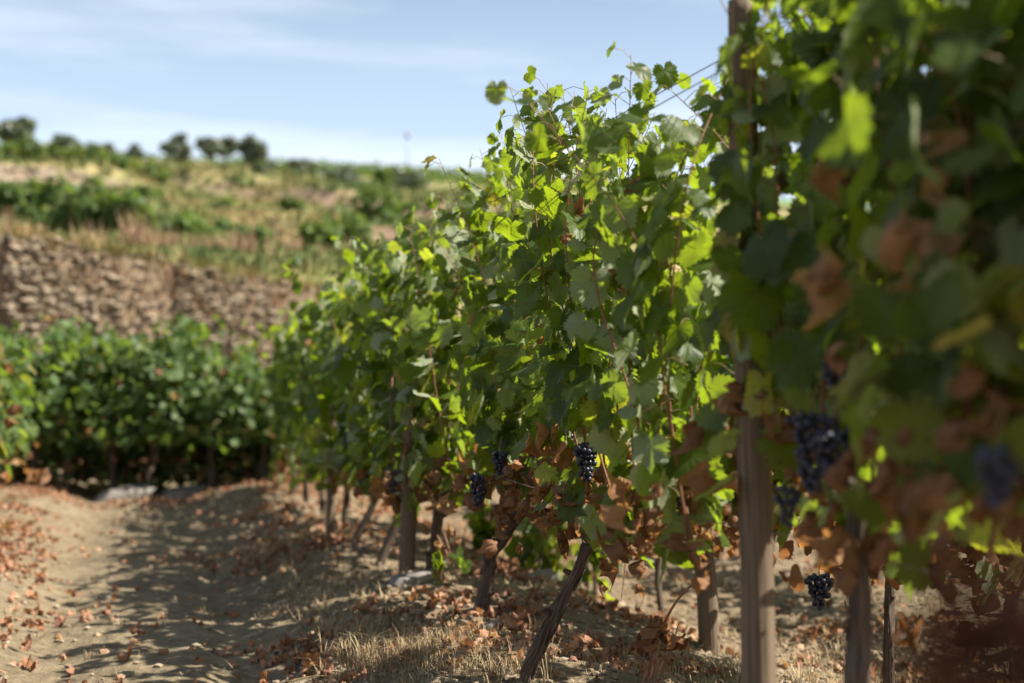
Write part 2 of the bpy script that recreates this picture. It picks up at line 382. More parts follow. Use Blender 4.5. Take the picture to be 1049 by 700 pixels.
def soil_tint(X, Y):
    lat = (X - rowx(Y)) * 0.966
    return np.clip(sstep(-0.8, -0.1, lat) + 0.5 * sstep(-1.9, -2.4, lat), 0, 1) * np.clip(0.6 + 0.6 * vnoise(X * 2, Y * 2, seed=5), 0, 1)
sheet('ground', gx, gy, gh, M_SOIL, soil_tint)

# the hillside above the retaining wall
def wall_y(x):
    x = np.asarray(x, float)
    y = np.where(x < -5.94, 16.5 + (x + 5.94) * 0.6, 16.5 + (x + 5.94) * 1.144)
    return np.where(x > -2.88, 20.0 + (x + 2.88) * 2.2, y)
def e_top(t):                            # slope of sight to the brow of the near hill
    return 0.1535 - 0.065 * (t + 0.154) - 0.05 * np.clip(t + 0.19, 0, 0.12)
D1 = 140.0
def hillh(x, y, steps=True):
    x = np.asarray(x, float); y = np.asarray(y, float)
    d = np.maximum(y, 14.0); t = np.clip(x / d, -0.6, 0.6)
    q = np.clip(np.log(d / 19.0) / math.log(D1 / 19.0), 0, 1)
    e0 = np.maximum(0.096 - 0.10 * (t + 0.36), 0.035)
    e = e0 + (e_top(t) - e0) * q ** 0.85
    h = CAMH + d * e
    over = np.maximum(y - D1, 0); h = h - over * 0.05 - 0.0006 * over ** 2
    h = h + (0.10 + d * 0.003) * fbm(x * 0.23, y * 0.23, seed=31, oct=4)
    if steps:
        h = h + 1.0 * sstep(-0.3, 0.3, y - (72 + 1.41 * (x + 19.5))) * sstep(-0.24, -0.30, t) * (1 - sstep(80, 110, y))
        h = h + 0.5 * sstep(-0.3, 0.3, y - (34 - 0.9 * (x + 4) + 1.0 * np.sin(x * 0.5))) * (1 - sstep(36, 60, y)) * sstep(-0.2, -0.12, t)
        h = h + 0.9 * sstep(-0.5, 0.5, y - (76 - 0.8 * (x + 18) + 2 * np.sin(x * 0.2))) * (1 - sstep(82, 120, y)) * sstep(-0.33, -0.22, t)
    w = np.where(x < -2.9, 0.22, np.clip(0.22 + (x + 2.9) * 2.4, 0.22, 7.0))
    m = np.clip((y - wall_y(x) - 0.12) / w, 0, 1); m = m * m * (3 - 2 * m)
    return -0.6 + (h + 0.6) * m
hx = axis(-14.0, (-2.0, 0.16), (8.0, 0.3), (20, 0.6)); hx = np.concatenate([axis(-140.0, (-60, 4.0), (-14, 1.2)), hx[1:], axis(20.0, (50, 1.5), (240, 6.0))[1:]])
hy = axis(8.0, (14, 0.5), (27, 0.14), (45, 0.3), (90, 0.6), (150, 1.5), (300, 8.0))
def hill_tint(X, Y):
    b = np.exp(-((Y - (34 - 0.9 * (X + 4) + 1.0 * np.sin(X * 0.5))) / 0.9) ** 2) * sstep(-0.2, -0.12, X / Y) + np.exp(-((Y - (76 - 0.8 * (X + 18) + 2 * np.sin(X * 0.2))) / 1.6) ** 2) * sstep(-0.33, -0.25, X / Y)
    return np.clip(b * (0.6 + 0.5 * vnoise(X * 0.8, Y * 0.8, seed=8)) , 0, 1)
sheet('hillside', hx, hy, hillh, M_HILL, hill_tint)

# the green vineyard ridge beyond
def farh(x, y):
    t = x / np.maximum(y, 1)
    h = 0.1490 - 0.072 * (np.maximum(t, -0.16) + 0.03) - 0.02 * np.minimum(t + 0.16, 0)
    crest = CAMH + 270 * h
    return crest - 0.42 * np.maximum(270 - y, 0) - 0.10 * np.maximum(y - 270, 0) ** 1.15 + 0.9 * fbm(x * 0.02, y * 0.02, seed=14, oct=3)
sheet('far_hill', np.linspace(-190, 330, 90), np.linspace(150, 420, 60), farh, M_FARHILL)
def hill_at(x, y): return float(hillh(np.array([x]), np.array([y]))[0])
def on_hill(px, d):                      # a point of the hillside at this column of the photograph
    x = (px - CXP) / F_PX * d
    return np.array([x, d, hill_at(x, d)])

# ------------------------------------------------------------------ leaves
def leaf_template(seed, nseg=34, rings=3, lobed=1.0, fold=0.25, droop=0.25, wave=0.07, curl=0.0, teeth=0.05):
    r_ = np.random.default_rng(seed)
    ctl_a = np.radians([0, 24, 50, 77, 104, 138, 163, 180])
    ctl_r = np.array([1.0, 0.88 - 0.08 * lobed, 0.95, 0.83 - 0.10 * lobed, 0.80, 0.68, 0.50, 0.14])
    ctl_r = ctl_r * (1 + r_.normal(0, 0.045, 8))
    ph = np.linspace(-math.pi, math.pi, nseg, endpoint=False) + math.pi / nseg
    rr = np.interp(np.abs(ph), ctl_a, ctl_r)
    rr = rr * (1 + teeth * np.where(np.arange(nseg) % 2 == 0, 1, -1) * r_.uniform(0.4, 1.4, nseg)) * (1 + r_.normal(0, 0.03, nseg))
    V = [np.zeros((1, 2))]
    for k in range(1, rings + 1):
        q = (k / rings) ** 0.85
        V.append(np.stack([np.sin(ph) * rr * q, np.cos(ph) * rr * q], 1))
    P = np.concatenate(V); x, y = P[:, 0], P[:, 1]
    uv = P.copy(); rad = np.hypot(x, y); an = np.arctan2(x, y)
    z = fold * np.abs(x) * r_.uniform(0.4, 1.2) - droop * np.sign(y) * np.abs(y) ** 1.8 * r_.uniform(0.3, 1.3)
    z = z + wave * rad ** 1.5 * np.sin(an * r_.integers(3, 6) + r_.uniform(0, 6)) + 0.02 * r_.normal(size=len(x)) * rad
    if curl:
        k = curl * r_.uniform(0.8, 1.3)
        z = z + 0.16 * rad * np.sin(an * 7 + r_.uniform(0, 6)) + 0.10 * r_.normal(size=len(x)) * rad
        x2 = np.sin(k * x) / k; z = z + (1 - np.cos(k * x)) / k
        y2 = np.sin(k * 0.7 * y) / (k * 0.7); z = z + r_.choice([-1, 1]) * (1 - np.cos(k * 0.7 * y)) / (k * 0.7)
        x, y = x2, y2
    V = np.stack([x, y, z], 1)
    j = np.arange(nseg); j2 = (j + 1) % nseg
    T = [np.stack([np.zeros(nseg, int), 1 + j2, 1 + j], 1)]
    for k in range(rings - 1):
        a, b = 1 + k * nseg, 1 + (k + 1) * nseg
        T.append(np.stack([a + j, a + j2, b + j2], 1)); T.append(np.stack([a + j, b + j2, b + j], 1))
    return V, np.concatenate(T), uv
FINE = [leaf_template(s, 56, 4, lobed=rng.uniform(0.4, 1.5), fold=rng.uniform(-0.2, 0.6), droop=rng.uniform(0.05, 0.6), teeth=0.075, wave=0.11) for s in range(16)]
MID = [leaf_template(s + 40, 28, 3, lobed=rng.uniform(0.3, 1.3), fold=rng.uniform(-0.1, 0.5), droop=rng.uniform(0.1, 0.5), teeth=0.07) for s in range(8)]
LOW = [leaf_template(s + 80, 12, 1, lobed=0.6, fold=0.3, droop=0.3, teeth=0.06) for s in range(6)]
CRISP = [leaf_template(s + 120, 30, 4, lobed=1.0, wave=0.22, curl=rng.uniform(2.6, 5.5)) for s in range(12)]
CRISP_LOW = [leaf_template(s + 160, 12, 2, lobed=0.9, wave=0.2, curl=rng.uniform(1.8, 4.0)) for s in range(8)]

def put_leaves(mb, P, N, T, S, tmpl, tint, m=0):
    P = np.asarray(P); N = unit(np.asarray(N)); T = np.asarray(T)
    T = unit(T - N * (T * N).sum(-1, keepdims=True)); X = np.cross(T, N)
    S = np.broadcast_to(np.asarray(S, float), (len(P),)); tint = np.broadcast_to(np.asarray(tint, float), (len(P),))
    pick = rng.integers(0, len(tmpl), len(P))
    for k, (V, F, uv) in enumerate(tmpl):
        ix = np.nonzero(pick == k)[0]
        if not len(ix): continue
        M = np.stack([X[ix], T[ix], N[ix]], 1)                       # rows: the leaf's own axes
        W = np.einsum('vk,nkc->nvc', V, M) * S[ix, None, None] + P[ix, None, :]
        nv = len(V)
        FF = (F[None] + (np.arange(len(ix)) * nv)[:, None, None]).reshape(-1, 3)
        mb.add(W.reshape(-1, 3), FF, np.tile(uv, (len(ix), 1)), np.repeat(tint[ix], nv), m)
def put_petioles(mb, A, B, r, m=1):
    A = np.asarray(A); B = np.asarray(B); n = len(A)
    d = unit(B - A); a = unit(np.cross(d, np.array([0.3, 0.2, 1.0]))); b = np.cross(d, a)
    mid = (A + B) / 2 + np.array([0, 0, 0.012])
    V = []
    for c in (A, mid, B):
        for th in (0, 2.094, 4.189): V.append(c + r * (math.cos(th) * a + math.sin(th) * b))
    V = np.stack(V, 1)
    q = []
    for k in (0, 3):
        for j in range(3): q.append([k + j, k + (j + 1) % 3, k + 3 + (j + 1) % 3, k + 3 + j])
    F = (np.array(q)[None] + (np.arange(n) * 9)[:, None, None]).reshape(-1, 4)
    mb.add(V.reshape(-1, 3), F, None, 0.5, m)

def ico(n):
    import bmesh
    bm = bmesh.new(); bmesh.ops.create_icosphere(bm, subdivisions=n, radius=1.0); bm.verts.ensure_lookup_table()
    V = np.array([v.co[:] for v in bm.verts]); F = np.array([[v.index for v in f.verts] for f in bm.faces]); bm.free(); return V, F
ICO1, ICO2, ICO3 = ico(1), ico(2), ico(3)

def bunch(root, top, length=0.17, width=0.085, n=70, br=0.0085, fine=True):
    """A hanging bunch of grapes: berries packed down a tapering stalk."""
    V0, F0 = ICO3 if fine else ICO2
    mb = MB(); pts = []; tries = 0
    while len(pts) < n and tries < 6000:
        tries += 1
        q = rng.uniform() ** 0.8; w = width * 0.5 * (1 - 0.72 * q ** 1.4) * (0.8 + 0.35 * (q > 0.08))
        a = rng.uniform(0, 2 * math.pi); rr = w * math.sqrt(rng.uniform(0.15, 1))
        p = np.array([math.cos(a) * rr, math.sin(a) * rr, -q * length])
        if all(np.sum((p - o) ** 2) > (1.62 * br) ** 2 for o in pts): pts.append(p)
    for p in pts:
        s = br * rng.uniform(0.82, 1.12)
        mb.add(V0 * s * np.array([1, 1, rng.uniform(1.0, 1.12)]) + p + top, F0, None, rng.uniform())
    o = mb.part('grape_bunch', M_GRAPE, root)
    st, f, uv = tube(spline([top + np.array([0.01, 0, 0.06]), top + np.array([0.0, 0.005, 0.02]), top + np.array([0, 0, -length * 0.5])], 8), 0.0022, 5)
    s = MB(); s.add(st, f, uv, 0.5); sp = s.part('stalk', M_PETIOLE, root); sp.parent = o
    return o

# ------------------------------------------------------------------ grape vines
def pix(B):
    y = np.maximum(B[:, 1], 0.05); return CXP + B[:, 0] / y * F_PX, HOR - (B[:, 2] - CAMH) / y * F_PX
UP = np.array([0, 0, 1.0])
def shoot_leaves(path, step, size, side_n, tips=None, taper=0.55, dens=1.0):
    """Leaves along one cane: returns node points, leaf points, normals, tip directions and sizes."""
    P = np.asarray(path); s = np.concatenate([[0], np.cumsum(np.linalg.norm(np.diff(P, axis=0), axis=1))])
    q = np.concatenate([np.arange(0.04, s[-1] - 0.12, step), np.arange(max(s[-1] - 0.12, 0.04), s[-1] + 0.001, step * 0.5)]); q = q + rng.normal(0, step * 0.15, len(q)); q = np.clip(q, 0, s[-1])
    node = np.stack([np.interp(q, s, P[:, k]) for k in range(3)], 1)
    keep = rng.uniform(size=len(q)) < dens; node, q = node[keep], q[keep]
    n = len(q); sd = np.where((np.arange(n) + rng.integers(0, 2)) % 2 == 0, 1.0, -1.0)
    sd = np.where(rng.uniform(size=n) < 0.2, -sd, sd)
    out = unit(sd[:, None] * side_n + rng.normal(0, 0.55, (n, 3)) * np.array([1, 1, 0.5]))
    leng = rng.uniform(0.05, 0.11, n) * (size / 0.1)
    lp = node + out * leng[:, None] + UP * rng.uniform(-0.01, 0.03, (n, 1))
    nrm = unit(out * rng.uniform(0.35, 1.1, (n, 1)) + UP * rng.uniform(0.1, 0.8, (n, 1)) + rng.normal(0, 0.33, (n, 3)))
    tip = unit(-UP + 0.35 * out + rng.normal(0, 0.42, (n, 3)))
    fr = q / s[-1]
    sz = size * rng.uniform(0.72, 1.22, n) * (1 - taper * np.clip((fr - 0.55) / 0.45, 0, 1) ** 1.5)
    return node, lp, nrm, tip, sz

def vine(base, lean, head, span, tops, nsh, label, group, rd=RD, rn=RN, tmpl=FINE, lm=None, size=0.078, step=0.063, fill=90, dryn=45, drylow=0.5, dryhi=1.0,
         trunk_r=0.03, canes=True, bunches=(), extra_dry=(), extra_shoots=(), flop=0.14, thick=0.098, low=0.62, lowback=None, rightness=0.45, behind=0, flips=0.10, trunkpath=None, fine=True, yellow=0.04, clear=None, name='grape_vine', drysize=0.074):
    """One trained vine. span: how far its canes reach along the row either side; tops: heights its canes climb to."""
    lm = lm or M_LEAF; lowback = low if lowback is None else lowback
    bz = smooth_gh(base[0], base[1]); b = np.array([base[0], base[1], bz])
    root = empty(name, b); tag(root, label, 'grapevine', group)
    hd = b + rd * lean[0] + rn * lean[1] + UP * (head - bz)
    # trunk
    if trunkpath is None:
        pts = [b - UP * 0.08, b + (hd - b) * 0.0 + UP * 0.01]
        for f in (0.25, 0.5, 0.75): pts.append(b + (hd - b) * f + rn * rng.normal(0, 0.014) + rd * rng.normal(0, 0.02))
        pts.append(hd)
    else: pts = [np.asarray(p, float) for p in trunkpath]; hd = pts[-1]
    nr = 110 if fine else 16
    path = spline(pts, nr); qq = np.linspace(0, 1, nr)
    rad = trunk_r * (1.25 - 0.45 * qq + 0.35 * np.exp(-((qq - 0.04) / 0.07) ** 2) + 0.35 * sstep(0.88, 1.0, qq))
    V, F, uv = tube(path, rad, 36 if fine else 12, 0.36 if fine else 0.2, 3.4, twist=6.0, seed=int(rng.integers(999)), along=3.0)
    mb = MB(); mb.add(V, F, uv)
    if fine:                             # stubs of pruned spurs and peeling strips of bark
        for q0 in rng.uniform(0.3, 0.95, 4):
            c = path[int(q0 * (nr - 1))]; o_ = unit(np.array([rng.normal(), rng.normal(), 0.5])); V, F, uv = tube([c, c + o_ * trunk_r * 1.2, c + o_ * trunk_r * rng.uniform(1.7, 2.4)], [trunk_r * 0.6, trunk_r * 0.5, trunk_r * 0.35], 9, 0.3, 2, 1, int(rng.integers(99))); mb.add(V, F, uv)
        for q0 in rng.uniform(0.05, 0.75, 16):
            i0 = int(q0 * (nr - 1)); i1 = min(nr - 1, i0 + int(rng.integers(10, 26))); a0 = rng.uniform(0, 6.28); off = np.array([math.cos(a0), math.sin(a0), 0]) * trunk_r * rng.uniform(0.95, 1.12)
            lift = np.linspace(0, 1, i1 - i0)[:, None] ** 3 * off * rng.uniform(0.0, 0.6)
            V, F, uv = tube(path[i0:i1] + off * (1.2 - 0.4 * qq[i0:i1, None]) + lift, np.linspace(0.0032, 0.0012, i1 - i0), 5, 0.2, 2, 0, 3); mb.add(V, F, uv)
    mb.part('trunk', M_BARK, root)
    # two short arms along the wire
    for sgn, sp in ((-1, span[0]), (1, span[1])):
        if sp < 0.12: continue
        sp = min(sp, 0.42)
        p = spline([hd - UP * 0.02, hd + rd * sgn * sp * 0.35 + UP * 0.05, hd + rd * sgn * sp * 0.8 + UP * 0.06 + rn * rng.normal(0, 0.02)], 16 if fine else 8)
        V, F, uv = tube(p, np.linspace(trunk_r * 0.62, trunk_r * 0.33, len(p)), 12 if fine else 6, 0.2, 2.5, 4.0, int(rng.integers(999)))
        mb = MB(); mb.add(V, F, uv); mb.part('arm', M_BARK, root)
    fol, dry = MB(), MB()
    A, B, NN, TT, SS = [], [], [], [], []
    def shoots(path, size_, dens=1.0, cane=True, r0=0.0048, st=None):
        a, p, n, t, s = shoot_leaves(path, st or step, size_, rn, dens=dens)
        A.append(a); B.append(p); NN.append(n); TT.append(t); SS.append(s)
        if cane and (clear is None or (clear(np.asarray(path)).mean() > 0.62 and clear(np.asarray(path)[-9:]).mean() > 0.75)):
            pc = path; V, F, uv = tube(pc, np.linspace(r0, 0.0011, len(pc)), 6 if fine else 4)
            m_ = MB(); m_.add(V, F, uv); m_.part('cane', M_CANE, root)
    for k in range(nsh):
        u = -span[0] + (span[0] + span[1]) * (k + rng.uniform(0.15, 0.85)) / nsh
        top = float(np.interp(u, np.linspace(-span[0], span[1], len(tops)), tops)) + rng.normal(0, 0.05)
        p0 = hd + rd * u + UP * (0.05 + rng.uniform(-0.03, 0.05)) + rn * rng.normal(0, 0.03)
        wl = rng.normal(0, thick); top = max(top, p0[2] + 0.15); hgt = top - p0[2]
        pts = [p0, p0 + UP * hgt * 0.33 + rn * wl * 0.55 + rd * rng.normal(0, 0.05), p0 + UP * hgt * 0.7 + rn * wl + rd * rng.normal(0, 0.08),
               p0 + UP * hgt + rn * (wl + rng.normal(0, flop)) + rd * rng.normal(0, 0.13)]
        shoots(spline(pts, 22 if fine else 9), size, cane=canes and (k % 1 == 0))
    for pts in extra_shoots: shoots(spline([np.asarray(p, float) for p in pts], 20), size * 0.85, st=step * 0.8)
    # leaves of side shoots fill the wall of foliage
    if fill:
        u = rng.uniform(-span[0], span[1], fill)
        tp = np.interp(u, np.linspace(-span[0], span[1], len(tops)), tops)
        zz = low + (tp - 0.08 - low) * rng.uniform(0, 1, fill) ** 0.9
        w = rng.choice([-1, 1], fill, p=(1 - rightness, rightness)) * np.abs(rng.normal(thick * 1.25, thick * 0.5, fill)); zz = np.where(w > 0.1, lowback + (zz - low) * (tp - lowback) / (tp - low), zz)
        c = np.stack([hd[0] + rd[0] * u + rn[0] * w, hd[1] + rd[1] * u + rn[1] * w, zz], 1)
        out = unit(np.sign(w)[:, None] * rn + rng.normal(0, 0.5, (fill, 3)))
        A.append(c - out * 0.07 - UP * 0.01); B.append(c); NN.append(unit(out * rng.uniform(0.4, 1.1, (fill, 1)) + UP * rng.uniform(0.1, 0.8, (fill, 1)) + rng.normal(0, 0.33, (fill, 3))))
        TT.append(unit(-UP + 0.3 * out + rng.normal(0, 0.4, (fill, 3)))); SS.append(size * rng.uniform(0.6, 1.15, fill))
    if behind:                            # low leaves added behind the hedge to darken the gap under it
        u = rng.uniform(-span[0], span[1], behind); w = rng.uniform(0.15, 1.1, behind)
        c = np.stack([hd[0] + rd[0] * u + rn[0] * w, hd[1] + rd[1] * u + rn[1] * w, bz + rng.uniform(0.02, 0.75, behind)], 1)
        A.append(c - UP * 0.03); B.append(c); NN.append(unit(rng.normal(0, 0.6, (behind, 3)) - 0.6 * rn + 0.4 * UP)); TT.append(unit(-UP + rng.normal(0, 0.5, (behind, 3)))); SS.append(size * rng.uniform(0.8, 1.4, behind))
    A, B, NN, TT, SS = [np.concatenate(a) for a in (A, B, NN, TT, SS)]
    flip = rng.uniform(size=len(B)) < flips; NN[flip] *= -1
    tint = np.clip(rng.beta(2.2, 2.6, len(B)) * 0.9, 0, 0.9); tint[rng.uniform(size=len(B)) < yellow] = rng.uniform(0.93, 1.0)
    lowy = (B[:, 2] < dryhi + 0.35) & (rng.uniform(size=len(B)) < 0.10); tint[lowy] = rng.uniform(0.90, 1.0, lowy.sum())
    # the lowest leaves have died
    dd = (B[:, 2] < drylow + (dryhi - drylow) * rng.uniform(size=len(B))) & (rng.uniform(size=len(B)) < 0.5)
    dd |= (rng.uniform(size=len(B)) < 0.03) & (B[:, 2] < 1.55)
    if dryn == 0: dd[:] = False
    keep = np.ones(len(B), bool)
    if clear is not None: keep = clear(B)
    bpx = [(*pix(np.asarray(q[0])[None] - UP * q[1] / 2), q[0][1], q[1] * F_PX / q[0][1]) for q in bunches if q[3] >= 55]
    def uncovered(X):
        px, py = pix(X); k = np.ones(len(X), bool)
        for (u, v, dep, r) in bpx: k &= ~((np.hypot(px - u, py - v) < r * 0.62 + 14) & (X[:, 1] < dep + 0.04))
        return k
    keep &= uncovered(B)
    g = keep & ~dd; dd = dd & keep
    put_leaves(fol, B[g], NN[g], TT[g], SS[g], tmpl, tint[g])
    if fine: put_petioles(fol, A[g], B[g], 0.0013)
    fol.part('foliage', [lm, M_PETIOLE], root)
    ct = CRISP if fine else CRISP_LOW
    if dd.any(): put_leaves(dry, B[dd], NN[dd], TT[dd], SS[dd] * 0.85, ct, rng.uniform(0, 1, dd.sum()))
    if dryn:
        u = rng.uniform(-span[0], span[1], dryn); zz = rng.normal((drylow + dryhi) / 2, (dryhi - drylow) * 0.3, dryn); w = rng.normal(0, thick * 1.1, dryn)
        c = np.stack([hd[0] + rd[0] * u + rn[0] * w, hd[1] + rd[1] * u + rn[1] * w, zz], 1)
        c = c[uncovered(c)]
        if clear is not None: c = c[clear(c)]
        nd = len(c)
        if nd: put_leaves(dry, c, rng.normal(0, 1, (nd, 3)), -UP + rng.normal(0, 0.5, (nd, 3)), drysize * rng.uniform(0.5, 1.2, nd), ct, np.clip(rng.normal(0.40, 0.30, nd), 0, 1))
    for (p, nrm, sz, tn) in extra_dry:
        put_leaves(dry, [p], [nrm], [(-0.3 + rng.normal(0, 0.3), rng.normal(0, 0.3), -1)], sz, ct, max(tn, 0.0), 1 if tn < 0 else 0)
    dry.part('dry_foliage', [M_DRY, M_WITHER], root)
    for (p, ln, wd, nb, br) in bunches: bunch(root, np.asarray(p), ln, wd, nb, br, fine)
    return root

MAIN = 'vines of the main row'
def rp_(z, w=0.0): return np.array([rowx(z), z]) + RN[:2] * w

# --- nearest vine, mostly beyond the right edge of the picture
def gap_near(B):                          # the near vines leave the post, the sky beside it and the lens clear
    px, py = pix(B); keep = ~((B[:, 1] < 1.25) & (B[:, 0] < 0.60))
    keep &= ~((px < 738 + 0.05 * py) & (py < 190) & (B[:, 1] < 3.75))
    keep &= ~((px > 738) & (px < 808) & (py > 455) & (B[:, 1] < 3.45))
    keep &= ~((px > 735) & (px < 805) & (B[:, 1] < 3.4) & (rng.uniform(size=len(B)) < np.where(py < 290, 0.10, 0.25)))
    keep &= ~((B[:, 1] < 2.1) & (py > 450)) & ~((B[:, 1] < 2.75) & (py > 530)) & ~((B[:, 1] < 1.7) & (px < 1075))
    keep &= ~((px < 735) & (B[:, 1] < 3.35))
    keep &= (B[:, 0] - rowx(B[:, 1])) > -0.36
    return keep
vine(rp_(1.95), (0.0, 0.0), 0.68, (0.55, 0.55), [1.85, 1.95, 1.9], 13, 'nearest vine of the main row, blurred dark leaves along the right edge', MAIN, fill=950, flips=0.02, size=0.068, rightness=0.88, thick=0.15, dryn=45, clear=gap_near, drylow=0.55, dryhi=0.85,  # extra leaves packed on the unseen right side to block the sun
     bunches=[(at(1022, 462, 1.95), 0.075, 0.055, 30, 0.0085)], canes=True, trunk_r=0.028, tmpl=MID,
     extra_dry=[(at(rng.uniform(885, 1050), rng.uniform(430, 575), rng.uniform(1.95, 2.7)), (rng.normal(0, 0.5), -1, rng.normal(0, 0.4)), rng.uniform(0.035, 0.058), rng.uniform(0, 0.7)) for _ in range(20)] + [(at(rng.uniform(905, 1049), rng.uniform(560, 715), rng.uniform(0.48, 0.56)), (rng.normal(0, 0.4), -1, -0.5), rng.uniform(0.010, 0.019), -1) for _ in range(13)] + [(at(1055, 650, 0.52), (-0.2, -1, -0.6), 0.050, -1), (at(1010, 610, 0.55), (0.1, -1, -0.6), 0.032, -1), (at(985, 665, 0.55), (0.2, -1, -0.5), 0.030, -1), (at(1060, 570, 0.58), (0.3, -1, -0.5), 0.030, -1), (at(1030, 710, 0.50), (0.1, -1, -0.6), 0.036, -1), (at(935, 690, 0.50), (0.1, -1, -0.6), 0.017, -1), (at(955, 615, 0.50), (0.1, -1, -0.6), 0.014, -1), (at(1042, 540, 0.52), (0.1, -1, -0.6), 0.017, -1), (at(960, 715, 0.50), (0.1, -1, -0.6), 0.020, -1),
                (at(960, 505, 2.0), (-0.5, -1, 0.2), 0.075, 0.75), (at(930, 450, 2.1), (-0.5, -0.8, 0.2), 0.05, 0.1)],
     extra_shoots=[[at(1150, 420, 1.5), at(1120, 520, 1.15), at(1100, 660, 0.9), at(1090, 760, 0.8)]])
# --- the vine with the dark upright trunk
P2 = rp_(2.87)
vine(P2, (0.0, 0.0), 0.78, (0.62, 0.62), [1.9, 2.0, 1.95], 15, 'vine on a dark upright trunk between the thick near post and the right edge', MAIN, fill=560, flips=0.03, rightness=0.86, dryn=120, drysize=0.068, drylow=0.62, dryhi=1.0, trunk_r=0.023, clear=gap_near,  # far side thickened with added leaves that keep sunlight off this vine
     trunkpath=[np.array([*P2, -0.12]), at(879, 800, 2.87), at(874, 700, 2.87), at(879, 620, 2.86), at(876, 550, 2.86), at(882, 500, 2.85)],
     bunches=[(at(832, 425, 2.85), 0.15, 0.09, 75, 0.0088), (at(854, 440, 2.80), 0.11, 0.08, 50, 0.0088), (at(806, 500, 3.05), 0.08, 0.05, 24, 0.008), (at(855, 372, 2.9), 0.07, 0.05, 20, 0.008)],
     extra_dry=[(at(850, 285, 2.36), (-0.4, -0.9, 0.1), 0.095, 0.88), (at(835, 300, 2.36), (0.2, -0.9, 0.3), 0.09, 0.88), (at(925, 250, 2.15), (-0.3, -0.9, 0.3), 0.10, 0.88), (at(858, 180, 2.36), (-0.5, -0.8, 0.2), 0.07, 0.4), (at(945, 262, 2.15), (0.4, -0.9, 0.3), 0.09, 0.88),
                (at(880, 470, 2.6), (-0.3, -0.9, 0.4), 0.08, 0.4), (at(900, 500, 2.6), (0.3, -0.9, 0.4), 0.085, 0.5), (at(860, 490, 2.6), (-0.5, -0.6, 0.4), 0.08, 0.55)])
# --- gap vine region filled from the leaning one in focus
P3 = rp_(4.80, -0.10)
hd3 = at(604, 556, 4.62)
vine(P3, (0, 0), 0.55, (1.05, 0.50), [1.80, 1.88, 1.90, 1.97, 1.98], 20, 'vine on the long dark trunk leaning right, nearest trunk in sharp focus', MAIN, fill=140, rightness=0.25, dryn=100, drysize=0.066, drylow=0.5, dryhi=0.80, trunk_r=0.0205,
     trunkpath=[np.array([*P3, -0.1]), at(540, 693, 4.80), at(556, 655, 4.76), at(572, 620, 4.72), at(590, 588, 4.66), hd3],
     bunches=[(at(600, 455, 4.36), 0.11, 0.065, 64, 0.0082), (at(583, 432, 4.6), 0.05, 0.05, 16, 0.008), (at(692, 498, 4.0), 0.06, 0.05, 22, 0.008)],
     extra_dry=[(at(640, 275, 4.05), (-0.3, -0.9, 0.25), 0.115, 0.85), (at(660, 282, 4.1), (0.4, -0.8, 0.2), 0.10, 0.75), (at(562, 448, 4.5), (-0.2, -0.9, 0.3), 0.105, 0.72), (at(575, 465, 4.5), (0.3, -0.9, 0.1), 0.09, 0.65), (at(612, 480, 4.5), (0.5, -0.8, 0.2), 0.10, 0.5),
                (at(585, 500, 4.6), (0.1, -0.9, 0.2), 0.10, 0.35), (at(600, 515, 4.6), (-0.3, -0.9, 0.2), 0.10, 0.3), (at(620, 440, 4.5), (-0.4, -0.9, 0.2), 0.09, 0.7), (at(610, 540, 4.6), (0.3, -0.9, 0.0), 0.09, 0.2),
                (at(545, 455, 4.7), (0.3, -0.9, 0.2), 0.08, 0.6), (at(705, 495, 4.0), (0.1, -0.9, 0.2), 0.07, 0.6), (at(640, 225, 4.2), (-0.4, -0.8, 0.4), 0.06, 0.9)],
     extra_shoots=[[at(618, 500, 4.45), at(632, 530, 4.4), at(640, 570, 4.38), at(636, 612, 4.36)], [at(652, 470, 4.3), at(668, 510, 4.25), at(672, 560, 4.22)], [at(600, 500, 4.5), at(615, 530, 4.45), at(622, 565, 4.42)]])
# --- second trunk in focus
P4 = rp_(6.0)
vine(P4, (0, 0), 0.52, (0.55, 0.50), [1.97, 1.93, 1.84], 16, 'vine on the crooked bark trunk with orange fallen leaves at its foot', MAIN, fill=125, rightness=0.25, dryn=100, drysize=0.066, drylow=0.46, dryhi=0.76, trunk_r=0.024,
     trunkpath=[np.array([*P4, -0.1]), at(491, 640, 6.0), at(495, 612, 6.0), at(502, 585, 5.98), at(503, 568, 5.98), at(520, 545, 5.95), at(535, 518, 5.9)],
     bunches=[(at(490, 486, 5.62), 0.13, 0.06, 50, 0.0085), (at(512, 462, 5.68), 0.09, 0.06, 36, 0.0085)],
     extra_dry=[(at(500, 500, 5.7), (-0.2, -0.9, 0.2), 0.09, 0.4), (at(520, 490, 5.7), (0.2, -0.9, 0.2), 0.09, 0.35), (at(515, 520, 5.7), (-0.2, -0.9, 0.2), 0.09, 0.3)])
